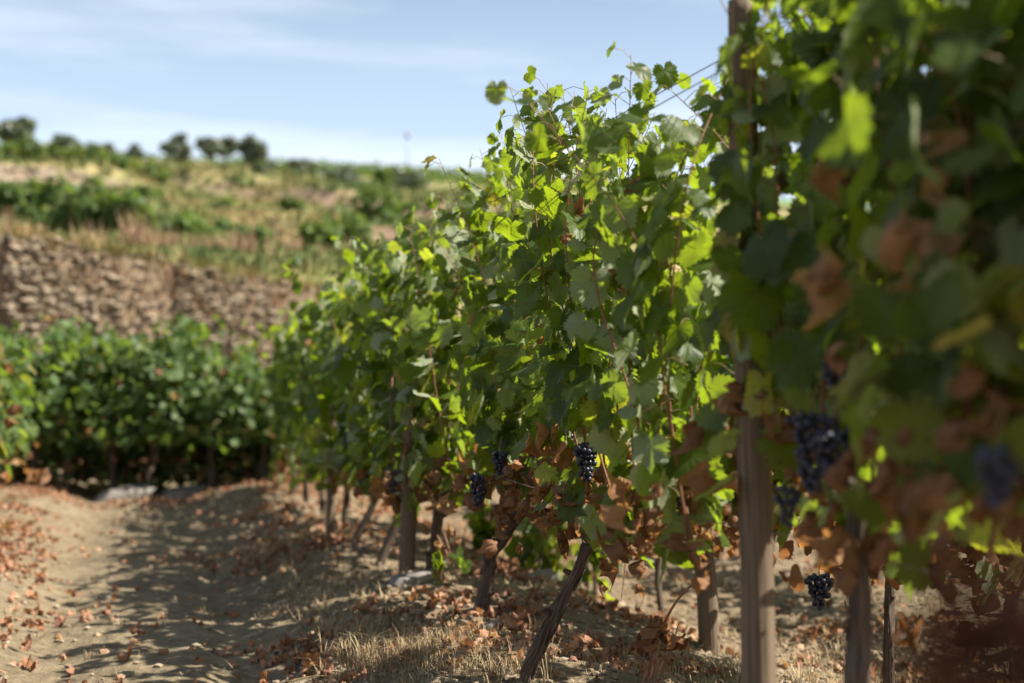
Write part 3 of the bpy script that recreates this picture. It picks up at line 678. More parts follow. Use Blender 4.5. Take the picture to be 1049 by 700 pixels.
# --- the rest of the row, away from the camera
P5 = rp_(7.15, 0.06)
vine(P5, (0, 0), 0.5, (0.5, 0.42), [1.80, 1.84, 1.76], 13, 'vine just right of the round wooden post, yellow green sprig at its foot', MAIN, tmpl=MID, fill=230, low=0.44, rightness=0.32, dryn=45, drylow=0.42, dryhi=0.72, trunk_r=0.024,
     trunkpath=[np.array([*P5, -0.1]), at(441, 600, 7.15), at(443, 570, 7.15), at(448, 540, 7.13), at(450, 512, 7.1)],
     bunches=[(at(403, 482, 6.95), 0.10, 0.09, 45, 0.0085)],
     extra_shoots=[[at(448, 548, 6.75), at(458, 566, 6.7), at(466, 584, 6.68), at(470, 606, 6.66)], [at(432, 375, 6.95), at(420, 430, 6.85), at(414, 475, 6.8), at(417, 508, 6.8)], [at(402, 385, 7.0), at(400, 440, 6.9), at(404, 492, 6.85)], [at(455, 545, 6.75), at(462, 570, 6.7), at(464, 600, 6.68)]])
zs = [(7.95, 0.0, 'fifth trunk along the main row, leaning right just left of the round wooden post'),
      (8.75, 0.02, 'vine on a thin slanting trunk between the round post and the slim far stake'),
      (9.75, 0.0, 'vine just past the slim far stake, low bright leaves on the path side'),
      (10.8, 0.0, 'third vine from the far end of the main row'),
      (11.9, 0.0, 'second vine from the far end of the main row'),
      (12.9, 0.0, 'last vine at the far end of the main row, close to the headland hedge')]
tr = {0: [(390, 581), (395, 562), (403, 545), (408, 528)], 1: [(362, 572), (366, 550), (378, 526), (388, 505)]}
for k, (z, w, lab) in enumerate(zs):
    P = rp_(z, w)
    tp = None
    if k in tr: tp = [np.array([*(at(*tr[k][0], z)[:2]), -0.1])] + [at(px, py, z) for px, py in tr[k]]
    base = P if tp is None else tp[0][:2]
    vine(base, (0.05, 0.02), 0.5 - 0.04 * k * 0.5, (0.5, 0.52), [1.74, 1.78, 1.66] if k < 2 else [1.74 - 0.03 * k, 1.78 - 0.03 * k, 1.70 - 0.03 * k], 11, lab, MAIN, tmpl=MID if k < 3 else LOW, fill=230, rightness=0.32, dryn=30 if k < 2 else 8, low=0.46 - 0.06 * k,
         drylow=0.35, dryhi=0.6 if k < 2 else 0.42, fine=False, canes=k < 2, trunk_r=0.024, trunkpath=tp, extra_shoots=[[at(345, 395, 9.1), at(338, 440, 8.95), at(336, 480, 8.9), at(338, 510, 8.9)], [at(330, 400, 9.1), at(328, 450, 9.0), at(330, 500, 9.0)]] if k == 2 else (), lm=M_LEAF_FAR, size=0.083, yellow=0.06, thick=0.11 - 0.006 * k,
         bunches=[(at(372, 484, 8.2), 0.11, 0.07, 40, 0.009)] if k == 1 else ())

# --- the next row to the right
ROW2 = 'vines of the row behind the main row'
def r2(z, off=1.18): return rp_(z, off)
labs2 = ['vine behind the dark upright trunk, blurred leaves low in the right corner', 'vine on a thin stake-like trunk with a dusty grape bunch, between post and dark trunk',
         'vine beside the leaning post of the second row, green and brown leaves', 'vine of the second row seen behind the leaning trunk in focus', 'vine of the second row behind the crooked trunk', 'farthest vine of the second row, pale leaves near the ground']
for k, z in enumerate([3.7, 4.75, 5.75, 6.9, 8.1, 9.4]):
    P = r2(z)
    vine(P, (0, 0), 0.42, (0.55, 0.55), [1.5, 1.6, 1.5], 12, labs2[k], ROW2, tmpl=MID if k < 3 else LOW, fill=200, dryn=120, drylow=0.3, dryhi=0.75, low=0.4, fine=k < 2, canes=k < 2, trunk_r=0.016,
         bunches=[(at(838, 588, 4.4), 0.10, 0.075, 55, 0.009)] if k == 1 else ([(at(895, 550, 4.3), 0.08, 0.05, 26, 0.009)] if k == 0 else ()), lm=M_LEAF if k < 2 else M_LEAF_FAR)
ROW3 = 'vines of the third row'
for k, z in enumerate([5.2, 6.5, 7.8, 9.2, 10.8, 12.5]):
    P = rp_(z, 2.9)
    vine(P, (0, 0), 0.4, (0.65, 0.65), [1.45, 1.55, 1.45], 10, f'{["first", "second", "third", "fourth", "fifth", "sixth"][k]} vine from the near end of the third row', ROW3, tmpl=LOW, fill=150, dryn=40, drylow=0.3, dryhi=0.7, low=0.35, fine=False, canes=False, lm=M_LEAF_FAR)
# --- the row along the left side of the path
ROWL = 'vines along the left of the path'
for k, (z, lab) in enumerate([(9.7, 'vine at the left edge of the picture with brown lower leaves over the path bank'), (10.75, 'middle vine of the row left of the path, behind the one with brown leaves'), (11.8, 'farthest vine of the row left of the path, against the hedge')]):
    P = rp_(z, -2.62 + 0.05 * k)
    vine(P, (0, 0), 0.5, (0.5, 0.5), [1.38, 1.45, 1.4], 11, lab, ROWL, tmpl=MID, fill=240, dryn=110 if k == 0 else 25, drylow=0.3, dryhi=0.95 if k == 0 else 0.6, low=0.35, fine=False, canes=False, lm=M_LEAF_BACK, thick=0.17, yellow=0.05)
# --- the headland row across the end of the path
HEAD = 'vines of the hedge below the stone wall'
ordn = ['first', 'second', 'third', 'fourth', 'fifth', 'sixth', 'seventh', 'eighth', 'ninth', 'tenth']
bx = [-5.55, -4.85, -4.1, -3.72, -3.1, -2.55, -1.95, -1.3]
tops_b = [1.58, 1.54, 1.45, 1.46, 1.32, 1.14, 1.06, 1.06]
bd, bn = np.array([0.995, 0.10, 0.0]), np.array([-0.10, 0.995, 0.0])
for k, x in enumerate(bx):
    y = 14.6 + 0.1 * (x + 4)
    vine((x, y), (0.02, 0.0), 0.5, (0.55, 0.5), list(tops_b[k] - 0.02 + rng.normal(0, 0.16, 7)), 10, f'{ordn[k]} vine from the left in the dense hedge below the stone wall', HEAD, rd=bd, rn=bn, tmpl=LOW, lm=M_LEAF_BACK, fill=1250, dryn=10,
         drylow=0.02, dryhi=0.35, low=0.44, lowback=0.04, rightness=0.5, behind=260, fine=False, canes=False, thick=0.36, size=0.070, trunk_r=0.036, yellow=0.03)  # low leaves on the far side are added so the hedge foot stays black

# ------------------------------------------------------------------ posts and wires
def post(name, base, top, r0, r1, label, group, seed):
    b = np.asarray(base, float); t = np.asarray(top, float)
    o = empty(name, b)
    path = spline([b - UP * 0.15, b + (t - b) * 0.35 + np.array([0.004, 0, 0]), b + (t - b) * 0.7 - np.array([0.004, 0, 0]), t], 60)
    V, F, uv = tube(path, np.linspace(r0, r1, 60), 30, 0.07, 1.7, 0.3, seed, along=1.0)
    o2 = bpy.data.objects.new(name, mesh_data(name, V - b, F, M_POST, True, uv)); COL.objects.link(o2); o2.location = b
    bpy.data.objects.remove(o); o2.name = name
    return tag(o2, label, 'post', group)
PG = 'wooden trellis posts'
b1 = np.array([rowx(3.33), 3.33, 0.0]); post('trellis_post', [b1[0] + 0.006, 3.33, smooth_gh(b1[0], 3.33) - 0.01], at(762, -2, 3.33), 0.041, 0.033, 'thick weathered wooden post in front of the brown leaves, nearest the camera', PG, 3)
p = at(416, 604, 7.15); post('trellis_post', [p[0], 7.15, smooth_gh(p[0], 7.15)], [p[0] + 0.03, 7.18, 0.98], 0.043, 0.040, 'round brown wooden post beside the path, second along the main row', PG, 5)
p = at(338, 551, 9.4); post('trellis_post', [p[0], 9.4, smooth_gh(p[0], 9.4)], [p[0] + 0.03, 9.43, 0.9], 0.032, 0.028, 'slim pale stake near the far end of the main row', PG, 7)
p = at(727, 640, 6.2); post('trellis_post', [p[0], 6.2, smooth_gh(p[0], 6.2)], at(712, 470, 6.2), 0.046, 0.04, 'short leaning wooden post of the second row behind the green leaves', PG, 9)
WG = 'trellis wires of the main row'
for k, (h, off, lab) in enumerate([(1.845, 0.04, 'topmost trellis wire crossing the sky beside the near post'), (1.76, -0.04, 'second trellis wire from the top, just under the topmost'),
                                   (1.35, 0.03, 'middle trellis wire hidden among the green leaves'), (0.66, 0.0, 'lowest trellis wire carrying the vine arms above the trunks')]):
    pts = []
    for z in np.linspace(1.3, 13.4, 40):
        q = rp_(z, off); sag = 0.012 * math.sin(z * 1.7 + k) - 0.02 * abs(math.sin((z - 3.3) / 3.75 * math.pi))
        pts.append([q[0], q[1], h + sag])
    V, F, uv = tube(pts, 0.0016, 6); tag(link('trellis_wire', mesh_data('trellis_wire', V, F, M_WIRE, True, uv)), lab, 'wire', WG)

# ------------------------------------------------------------------ stone walls
def cube_template():
    import bmesh
    bm = bmesh.new(); bmesh.ops.create_cube(bm, size=2.0); bmesh.ops.subdivide_edges(bm, edges=bm.edges[:], cuts=2, use_grid_fill=True); bm.verts.ensure_lookup_table()
    V = np.array([v.co[:] for v in bm.verts]); F = np.array([[v.index for v in f.verts] for f in bm.faces]); bm.free()
    rr = np.linalg.norm(V, axis=1, keepdims=True); V = V * (0.55 + 0.45 * 1.25 / rr)
    return V, F
CUBE = cube_template()
def stone_mesh(mb, c, sz, ang, seed, tint):
    V, F = CUBE; r_ = np.random.default_rng(seed)
    W = V * (1 + r_.normal(0, 0.09, V.shape)); W[:, 2] += 0.25 * W[:, 0] * r_.normal(0, 0.5); W[:, 0] += 0.2 * W[:, 2] * r_.normal(0, 0.7)
    W = W * np.asarray(sz) / 2
    ca, sa = math.cos(ang), math.sin(ang)
    W = np.stack([W[:, 0] * ca - W[:, 1] * sa, W[:, 0] * sa + W[:, 1] * ca, W[:, 2]], 1)
    mb.add(W + c, F, None, tint)
def stone_wall(pts, h, name, label, scale=0.28, sink=0.15):
    """pts: corner points (x, y, z of the foot); h: wall height at each corner"""
    pts = np.asarray(pts, float); root = empty(name, pts[0]); tag(root, label, 'wall')
    st, core = MB(), MB(); seed = 0
    for a, b, ha, hb in zip(pts[:-1], pts[1:], h[:-1], h[1:]):
        ln = np.linalg.norm((b - a)[:2]); u = (b - a) / ln; ang = math.atan2(u[1], u[0]); nrm = np.array([u[1], -u[0], 0])
        z = -sink
        while z < max(ha, hb):
            ch = scale * rng.uniform(0.09, 0.26); x = -rng.uniform(0, 0.2)
            while x < ln:
                w = scale * (0.10 + 0.55 * rng.uniform() ** 2.2); f = np.clip((x + w / 2) / ln, 0, 1)
                if z < ha + (hb - ha) * f - 0.03:
                    seed += 1; dep = rng.uniform(0.25, 0.4)
                    c = a + (b - a) * f + UP * (z + ch / 2 + rng.normal(0, 0.02)) + nrm * (rng.normal(0, 0.035) + 0.05 * math.sin(x * 0.9 + z))
                    stone_mesh(st, c, (w * rng.uniform(0.9, 1.08), dep, ch * rng.uniform(0.85, 1.2)), ang + rng.normal(0, 0.12), seed, np.clip(rng.normal(0.45, 0.20), 0, 1))
                x += w * rng.uniform(0.95, 1.05)
            z += ch * 0.97
        q = nrm * 0.15; t = nrm * -0.45
        zz = [np.array([0, 0, -sink]), UP]
        V = [a + q - UP * sink, b + q - UP * sink, b + q + UP * (hb - 0.05), a + q + UP * (ha - 0.05), a + t - UP * sink, b + t - UP * sink, b + t + UP * (hb - 0.05), a + t + UP * (ha - 0.05)]
        core.add(V, [np.array([[0, 1, 2, 3], [5, 4, 7, 6], [3, 2, 6, 7], [1, 5, 6, 2], [4, 0, 3, 7]])])
    st.part('stonework', M_STONE, root, smooth=False); core.part('core', M_EARTH, root, smooth=False)
    return root
wx = [-13.0, -8.5, -5.94, -4.4, -2.88]
wp = [[x, float(wall_y(x)), 0.0] for x in wx] + [[-1.2, 23.7, 0.0], [1.0, 27.5, 0.3]]
stone_wall(wp, [2.85, 2.82, 2.76, 2.58, 2.36, 2.0, 1.2], 'stone_wall', 'tall rough dry stone retaining wall under the hillside, behind the hedge of vines')
lw = []
for px in (-60, 0, 60, 130):
    d = (72 + 1.41 * 19.5) / (1 - 1.41 * (px - CXP) / F_PX) - 0.4; x = (px - CXP) / F_PX * d; lw.append([x, d, hill_at(x, d - 0.4) - 0.1])
stone_wall(lw, [1.0, 1.0, 0.9, 0.5], 'low_stone_wall', 'low pinkish stone terrace wall high on the hillside under the olive trees', scale=1.6)

# ------------------------------------------------------------------ bushes, trees and weeds of the hillside
def leaf_cloud(mb, c, rad, n, size, tmpl=LOW, tint=(0.2, 0.9), clumps=9, seed=0, hollow=0.35):
    r_ = np.random.default_rng(seed)
    cc = r_.normal(0, 1, (clumps, 3)); cc = unit(cc) * (r_.uniform(0.25, 0.8, (clumps, 1))); cr = r_.uniform(0.28, 0.5, clumps); ct = r_.uniform(0, 1, clumps)
    k = r_.integers(0, clumps, n)
    d = unit(r_.normal(0, 1, (n, 3))); rr = cr[k] * r_.uniform(hollow, 1, n) ** 0.5
    p = cc[k] + d * rr[:, None]; p[:, 2] = np.maximum(p[:, 2], -0.9)
    P = np.asarray(c) + p * np.asarray(rad)
    N = unit(d + UP * 0.5 + r_.normal(0, 0.4, (n, 3)))
    put_leaves(mb, P, N, -UP * 0.5 + r_.normal(0, 0.6, (n, 3)), size * r_.uniform(0.6, 1.3, n), tmpl, np.clip(tint[0] + (tint[1] - tint[0]) * (0.6 * ct[k] + 0.4 * r_.uniform(size=n)), 0, 1))
def bush(name, loc, rad, n, size, m, label, cat, group, tint=(0.1, 0.8), seed=0, stem=True, lift=0.75):
    root = empty(name, loc); tag(root, label, cat, group)
    mb = MB(); leaf_cloud(mb, np.asarray(loc) + UP * rad[2] * lift, rad, n, size, seed=seed, tint=tint); mb.part('foliage', m, root)
    if stem:
        s = MB(); r_ = np.random.default_rng(seed)
        for k in range(4):
            e = np.asarray(loc) + np.array([r_.normal(0, rad[0] * 0.4), r_.normal(0, rad[1] * 0.4), rad[2] * 1.2])
            V, F, uv = tube(spline([np.asarray(loc) - UP * 0.1, (np.asarray(loc) + e) / 2 + r_.normal(0, 0.05, 3), e], 8), np.linspace(0.03, 0.008, 8) * rad[2], 6); s.add(V, F, uv)
        s.part('stem', M_BARK, root)
    return root
def tree(name, loc, h, w, n, size, m, label, group, seed, low=0.3):
    loc = np.asarray(loc, float); root = empty(name, loc); tag(root, label, 'tree', group); r_ = np.random.default_rng(seed)
    tk = MB(); top = loc + np.array([r_.normal(0, 0.1), 0, h * 0.45])
    V, F, uv = tube(spline([loc - UP * 0.3, loc + UP * h * 0.12 + r_.normal(0, 0.06, 3), top], 14), np.linspace(h * 0.05, h * 0.03, 14), 12, 0.15, 2, 2, seed); tk.add(V, F, uv)
    for k in range(6):
        a = k * 1.05 + r_.uniform(0, 0.6); e = top + np.array([math.cos(a) * w * 0.33, math.sin(a) * w * 0.33, h * r_.uniform(0.12, 0.36)])
        V, F, uv = tube(spline([top - UP * h * r_.uniform(0.02, 0.15), (top + e) / 2 + r_.normal(0, 0.08, 3), e], 8), np.linspace(h * 0.022, h * 0.006, 8), 7); tk.add(V, F, uv)
    tk.part('trunk', M_BARK, root)
    mb = MB(); leaf_cloud(mb, loc + UP * h * (low + (1 - low) / 2), (w / 2 * 1.12, w / 2 * 1.12, h * (1 - low) / 2 * 1.1), n, size, seed=seed, tint=(0, 1), clumps=14, hollow=0.2); mb.part('crown', m, root)
    return root
OG = 'olive trees along the brow of the hill'
def brow(px, topy, d):
    p = on_hill(px, d); return p, CAMH + (HOR - topy) / F_PX * d - p[2]
for k, (px, topy, wpx, d, lab) in enumerate([(10, 110, 52, 76, 'large grey green olive tree at the left end of the skyline'), (62, 134, 36, 92, 'small dark tree with a three lobed crown right of the large olive'),
        (103, 145, 34, 100, 'low wide dark tree on the skyline between two gaps'), (136, 149, 22, 105, 'smallest olive tree, barely rising over the yellowish bushes'), (180, 140, 32, 120, 'round olive tree standing alone on the brow'),
        (213, 141, 26, 128, 'left olive of the close pair on the brow'), (231, 141, 26, 130, 'middle olive of the three standing together on the brow'), (257, 140, 30, 126, 'rightmost dark olive tree on the brow before the far green ridge')]):
    p, h = brow(px, topy, d); h = max(h, 1.5)
    tree('olive_tree', p, h * (0.95 if k < 2 else 1.08), wpx / F_PX * d * (0.95 if k < 2 else 1.1), 1500, 0.035 * h + 0.07, M_OLIVE, lab, OG, 300 + k, low=0.18)
BG = 'grey green bushes on the upper slope'
for k, (px, by, wpx, hpx, d, mm, lab) in enumerate([(308, 172, 34, 17, 128, M_OLIVE, 'dark flat bush against the far green ridge, left one'), (338, 173, 30, 15, 131, M_OLIVE, 'dark flat bush against the far green ridge, right one'),
        (352, 184, 50, 18, 112, M_OLIVE, 'long pale grey bush below the two dark flat ones'), (310, 194, 32, 16, 95, M_OLIVE, 'small grey green bush beside the bare reddish bank'), (354, 200, 28, 18, 92, M_OLIVE, 'rounded grey bush in the middle of the upper slope'),
        (416, 204, 56, 28, 88, M_OLIVE, 'widest grey olive bush, close to the top of the vines'), (388, 196, 18, 20, 90, M_SHRUB, 'dark narrow bush at the left of the widest grey one'), (276, 176, 26, 16, 110, M_OLIVE, 'little bush right under the rightmost olive tree'),
        (265, 196, 22, 14, 80, M_OLIVE, 'dark scrub beside the stones in mid slope')]):
    p = on_hill(px, d); h = hpx / F_PX * d
    bush('grey_bush', p, (wpx / F_PX * d / 2, wpx / F_PX * d / 2.5, h * 0.6), 500, 0.16, mm, lab, 'bush', BG, (0.0, 0.9), 400 + k)
YG = 'yellow green bushes on the upper terrace'
for k in range(17):
    px = -8 + k * 10.6 + rng.normal(0, 2); d = (72 + 1.41 * 19.5) / (1 - 1.41 * min((px - CXP) / F_PX, -0.26)) + rng.uniform(1.0, 5); p = on_hill(px, d); h = rng.uniform(0.9, 1.6)
    bush('terrace_bush', p, (rng.uniform(0.5, 0.85), 0.6, h * 0.55), 300, 0.085, M_SHRUB, f'{["olive", "bright", "dull", "pale", "dense"][k % 5]} green bush on the terrace edge, number {k + 1} from the left above the low wall' if False else 'yellow green bush in the unbroken line above the low pinkish wall', 'bush', YG, (0.35, 1.0) if k % 3 else (0.1, 0.5), 500 + k)
VG = 'overgrown vines above the stone wall'
for k, (px, d, w, h, lab) in enumerate([(-2, 29, 0.8, 1.2, 'overgrown dark vine at the left edge above the stone wall'), (25, 30, 0.7, 1.3, 'overgrown vine between the left edge and the tallest dark clump'), (52, 29, 0.8, 1.5, 'tallest dark green vine clump above the wall'), (78, 27, 0.8, 1.45, 'dense dark vine clump right of the tallest one'),
        (103, 26, 0.75, 1.35, 'bright topped vine clump over the middle of the wall'), (124, 25.5, 0.7, 1.2, 'rightmost of the tall vine clumps above the wall')]):
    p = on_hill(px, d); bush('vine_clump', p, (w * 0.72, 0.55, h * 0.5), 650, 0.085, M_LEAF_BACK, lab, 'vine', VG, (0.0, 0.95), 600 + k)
SG = 'low green shrubs scattered on the slope'
for k, (px, d, w, h, lab) in enumerate([(160, 27, 0.45, 0.55, 'low shrub just right of the tall vine clumps'), (185, 27, 0.5, 0.7, 'shrub with pale leaves in mid slope above the wall'), (210, 28, 0.45, 0.6, 'low round shrub left of the grey stake'), (235, 31, 0.5, 0.5, 'flat green shrub up slope from the grey stake'),
        (262, 25, 0.35, 0.5, 'small shrub close to the right end of the wall'), (330, 27, 0.7, 0.75, 'green shrub right of the wall end, left of the vines'), (352, 29, 0.9, 1.0, 'dense shrub behind the vine row end'), (380, 33, 1.0, 1.1, 'darkest large shrub between slope and main row'),
        (405, 40, 1.0, 0.9, 'shrub on the right part of the slope under the brown bank'), (150, 52, 0.8, 0.8, 'dark rounded shrub under the yellowish bushes'), (158, 60, 1.0, 1.1, 'dark shrub by the end of the low wall'), (300, 42, 0.7, 0.7, 'shrub alone in the tan grass of the upper slope'),
        (225, 45, 0.7, 0.6, 'shrub in the middle of the tan slope')]):
    p = on_hill(px, d); bush('slope_shrub', p, (w * 0.8, 0.5, h * 0.55), 420, 0.075, M_SHRUB if k % 3 else M_LEAF_BACK, lab, 'shrub', SG, (0.0, 0.8), 700 + k)

def blades(mb, P, h, spread, nb, tint, w=0.006, seed=0, curve=0.5):
    """Tufts of grass: nb bent blades at each point."""
    r_ = np.random.default_rng(seed); n = len(P)
    P = np.repeat(P, nb, 0); h = np.repeat(np.broadcast_to(h, (n,)), nb) * r_.uniform(0.5, 1.15, n * nb); t = np.repeat(np.broadcast_to(tint, (n,)), nb)
    a = r_.uniform(0, 2 * math.pi, n * nb); d = np.stack([np.cos(a), np.sin(a), 0 * a], 1); s = np.stack([-np.sin(a), np.cos(a), 0 * a], 1)
    b0 = P + d * (spread * r_.uniform(0, 1, n * nb))[:, None]; ln = r_.uniform(0.1, 1, n * nb)[:, None] * curve
    p1 = b0 + UP * (h * 0.55)[:, None] + d * ln * 0.35 * h[:, None]; p2 = b0 + UP * (h * (1 - 0.35 * ln[:, 0]))[:, None] + d * ln * h[:, None]
    ww = np.broadcast_to(w, (n,)) if np.ndim(w) else np.full(n, w); ww = np.repeat(ww, nb)[:, None]
    V = np.stack([b0 - s * ww, b0 + s * ww, p1 + s * ww * 0.7, p1 - s * ww * 0.7, p2], 1).reshape(-1, 3)
    i = np.arange(n * nb)[:, None] * 5
    mb.add(V, [np.concatenate([i, i + 1, i + 2, i + 3], 1), np.concatenate([i + 3, i + 2, i + 4], 1)], None, np.clip(np.repeat(t, 5) + np.repeat(r_.normal(0, 0.08, n * nb), 5), 0, 1))
# grass over the slope (nobody could count it)
N = 17000
d = 17 + (125 - 17) * rng.uniform(size=N) ** 2.4; t = rng.uniform(-0.40, 0.02, N); x = t * d
ok = d > wall_y(x) + 0.3; d, x = d[ok], x[ok]
t = x / d; z = hillh(x, d)
patch = fbm(x * 0.42, d * 0.07, seed=77, oct=3) * 0.42 + 0.31 + rng.normal(0, 0.14, len(x))
patch = np.clip(patch + 0.25 * sstep(1.4, 0.4, d - wall_y(x)) - 0.12 * sstep(-0.16, -0.04, t), 0, 1)
mb = MB(); blades(mb, np.stack([x, d, z - 0.03], 1), 0.10 + 0.003 * d + rng.uniform(0, 0.12, len(x)), 0.22, 9, patch, w=0.010 + 0.0009 * d, seed=5)
o = link('hill_grass', mb.data('hill_grass', M_HILLGRASS)); tag(o, 'tan and green wild grass over the terraced slope', None, None, 'stuff')
xs = rng.uniform(-8.5, -2.6, 420); yy = wall_y(xs) + rng.normal(0.05, 0.16, 420)
mb = MB(); blades(mb, np.stack([xs, yy, np.interp(xs, [-5.94, -2.88], [2.72, 2.32]) + rng.normal(0, 0.05, 420)], 1), rng.uniform(0.15, 0.34, 420), 0.12, 10, rng.uniform(0.45, 0.95, 420), w=0.007, seed=62, curve=1.5)
tag(link('wall_top_grass', mb.data('wall_top_grass', M_HILLGRASS)), 'tan dry grass spilling over the top of the stone wall', None, None, 'stuff')
# dead weeds along the top of the wall, and hanging over it
DG = 'dead weeds along the top of the stone wall'
M_RUST = simple('dead_weed', [(0.0, (0.17, 0.10, 0.065)), (0.5, (0.33, 0.20, 0.12)), (1.0, (0.44, 0.31, 0.19))], scale=3, attr='tint', rough=0.8)
def weed(loc, h, spread, nst, label, group, seed, m=None, name='dead_weed'):
    mb = MB(); r_ = np.random.default_rng(seed); P = np.asarray(loc) + np.stack([r_.normal(0, spread, nst), r_.normal(0, spread * 0.6, nst), np.zeros(nst)], 1)
    blades(mb, P, h, 0.06, 7, r_.uniform(0.2, 0.8, nst), w=0.007, seed=seed, curve=0.35)
    o = link(name, mb.data(name, m or M_RUST, origin=loc), None, loc); return tag(o, label, 'weed', group)
for k, (px, d, h, lab) in enumerate([(8, 22.0, 0.85, 'tall rusty weed clump at the left edge above the wall'), (35, 19.5, 0.5, 'thin brown weeds between the left clump and the dark vines'), (94, 20.0, 0.75, 'rusty weed clump in front of the dark vine clumps'), (140, 20.6, 0.95, 'tallest reddish weed clump on the wall top, right of the vines'),
        (152, 21, 0.6, 'smaller weed right beside the tallest reddish clump'), (180, 20.8, 0.5, 'short straw weeds midway along the wall top'), (212, 21.2, 0.6, 'pale straw weeds in front of the low round shrub'), (250, 21.6, 0.75, 'upright tan weeds near the grey stake'), (300, 23, 0.5, 'low weeds at the right end of the wall')]):
    p = on_hill(px, d); weed(p, h * 0.75, 0.16, 16, lab, DG, 800 + k)
xs = rng.uniform(-7.5, -2.7, 300); yy = wall_y(xs) - 0.15 - rng.uniform(0, 0.15, 300); zt = np.interp(xs, [-5.94, -2.88], [2.7, 2.3]) * rng.uniform(0.15, 1.0, 300) ** 0.6
mb = MB(); blades(mb, np.stack([xs, yy, zt], 1), 0.30, 0.10, 9, rng.uniform(0.0, 0.85, 300), w=0.006, seed=61, curve=1.6)
tag(link('wall_weeds', mb.data('wall_weeds', M_RUST)), 'brown dead weeds growing out of the stone wall', None, None, 'stuff')
p = on_hill(280, 25.5); post('wooden_stake', p, p + np.array([0.01, 0, 0.62]), 0.035, 0.03, 'grey wooden stake standing in the grass above the right end of the wall', None, 21)
# faint mast on the ridge
p = np.array([(417 - CXP) / F_PX * 268, 268.0, 0]); p[2] = float(farh(np.array([p[0]]), np.array([p[1]]))[0]) - 0.5
mb = MB(); V, F, uv = tube([p, p + UP * 8.3], [0.11, 0.07], 8); mb.add(V, F, uv)
root = empty('radio_mast', p); tag(root, 'thin pale mast rising from the far green ridge into the sky', 'mast'); M_MAST = simple('galvanised_steel', [(0.0, (0.22, 0.24, 0.27)), (1.0, (0.30, 0.32, 0.35))], rough=0.5)
mb.part('pole', M_MAST, root)
mb = MB(); V, F, uv = tube([p + UP * 7.0, p + UP * 8.4], [0.34, 0.34], 10); mb.add(V, F, uv); mb.part('antenna', M_MAST, root)
# rows of the far vineyard, one mass of green
mb = MB()
for k in range(26):
    y = 240 + k * 1.15; x = np.linspace(-75, 40, 120); zz = farh(x, np.full_like(x, y))
    P = np.stack([x + rng.normal(0, 0.25, 120), np.full(120, y) + rng.normal(0, 0.2, 120), zz + 0.7], 1)
    put_leaves(mb, np.repeat(P, 4, 0) + rng.normal(0, 0.35, (480, 3)), UP + rng.normal(0, 0.6, (480, 3)), rng.normal(0, 1, (480, 3)), 0.5, LOW, rng.uniform(0.3, 0.85, 480))
tag(link('far_vineyard', mb.data('far_vineyard', M_SHRUB)), 'green vineyard rows on the far ridge', None, None, 'stuff')

# ------------------------------------------------------------------ things lying on the ground
def scatter(n, dens, xr, yr, yp=1.6):
    out = []
    while len(out) < n:
        y = yr[0] + (yr[1] - yr[0]) * rng.uniform(size=4000) ** yp; x = rng.uniform(xr[0], xr[1], 4000) if not callable(xr) else xr(y)
        k = rng.uniform(size=4000) < dens(x, y); out += list(zip(x[k], y[k]))
    return np.array(out[:n])
def litter_density(x, y):
    lat = (x - rowx(y)) * 0.966
    d = 0.05 + 0.85 * np.exp(-((lat + 0.55) / 0.34) ** 2) + 1.2 * np.exp(-((lat + 2.25) / 0.32) ** 2) + 0.6 * sstep(-0.4, 0.1, lat) + 0.9 * sstep(12.4, 13.4, y) * (lat < 0.3)
    return np.clip(d * (0.30 + 1.15 * vnoise(x * 1.9, y * 1.9, seed=91)), 0.02, 1)
xr = lambda y: rng.uniform(-0.42, 0.40, len(y)) * y
LG = 'dead vine leaves lying on the ground'
leafmesh = []
for k in range(14):
    mb = MB(); put_leaves(mb, [[0, 0, 0]], [[0, 0, 1]], [[0, 1, 0]], 1.0, [CRISP[k % len(CRISP)]], rng.uniform(0.1, 1.0)); leafmesh.append(mb.data('fallen_leaf', M_LITTER))
pts = scatter(265, litter_density, xr, (4.5, 13.5), 1.7)
hand = [at(500, 660, 5.3), at(272, 655, 5.35), at(130, 636, 5.7), at(170, 628, 5.8), at(228, 690, 4.9), at(120, 694, 4.85), at(30, 622, 6.0), at(316, 612, 6.3), at(330, 640, 5.8), at(205, 668, 5.2), at(405, 660, 5.3)]
pts = np.concatenate([[[q[0], q[1]] for q in hand], pts])
def drop_leaf(x, y, s):
    o = bpy.data.objects.new('fallen_leaf', leafmesh[int(rng.integers(len(leafmesh)))]); COL.objects.link(o)
    o.location = (x, y, smooth_gh(x, y) + 0.012 + 0.10 * s); o.rotation_euler = (rng.normal(0, 0.45) + (math.pi if rng.uniform() < 0.6 else 0), rng.normal(0, 0.45), rng.uniform(0, 6.28)); o.scale = (s, s, s * rng.uniform(0.5, 1.0)); o.location[2] += 0.12 * s
    tag(o, 'curled reddish brown dead vine leaf lying on the ground', 'leaf', LG)
for k, (x, y) in enumerate(pts): drop_leaf(x, y, rng.uniform(0.036, 0.070) if k >= len(hand) else 0.062)
for q in (at(520, 632, 6.0), at(530, 628, 6.05), at(540, 634, 5.95), at(512, 636, 5.95), at(548, 630, 6.05)): drop_leaf(q[0], q[1], 0.06)
q = scatter(8500, litter_density, xr, (3.6, 14.2), 1.25)
z = gh(q[:, 0], q[:, 1])
mb = MB(); put_leaves(mb, np.stack([q[:, 0], q[:, 1], z + 0.016], 1), UP * rng.choice([-1, -1, 1], len(q))[:, None] + rng.normal(0, 0.4, (len(q), 3)), rng.normal(0, 1, (len(q), 3)), rng.uniform(0.014, 0.042, len(q)), CRISP_LOW, rng.uniform(0, 1, len(q)))
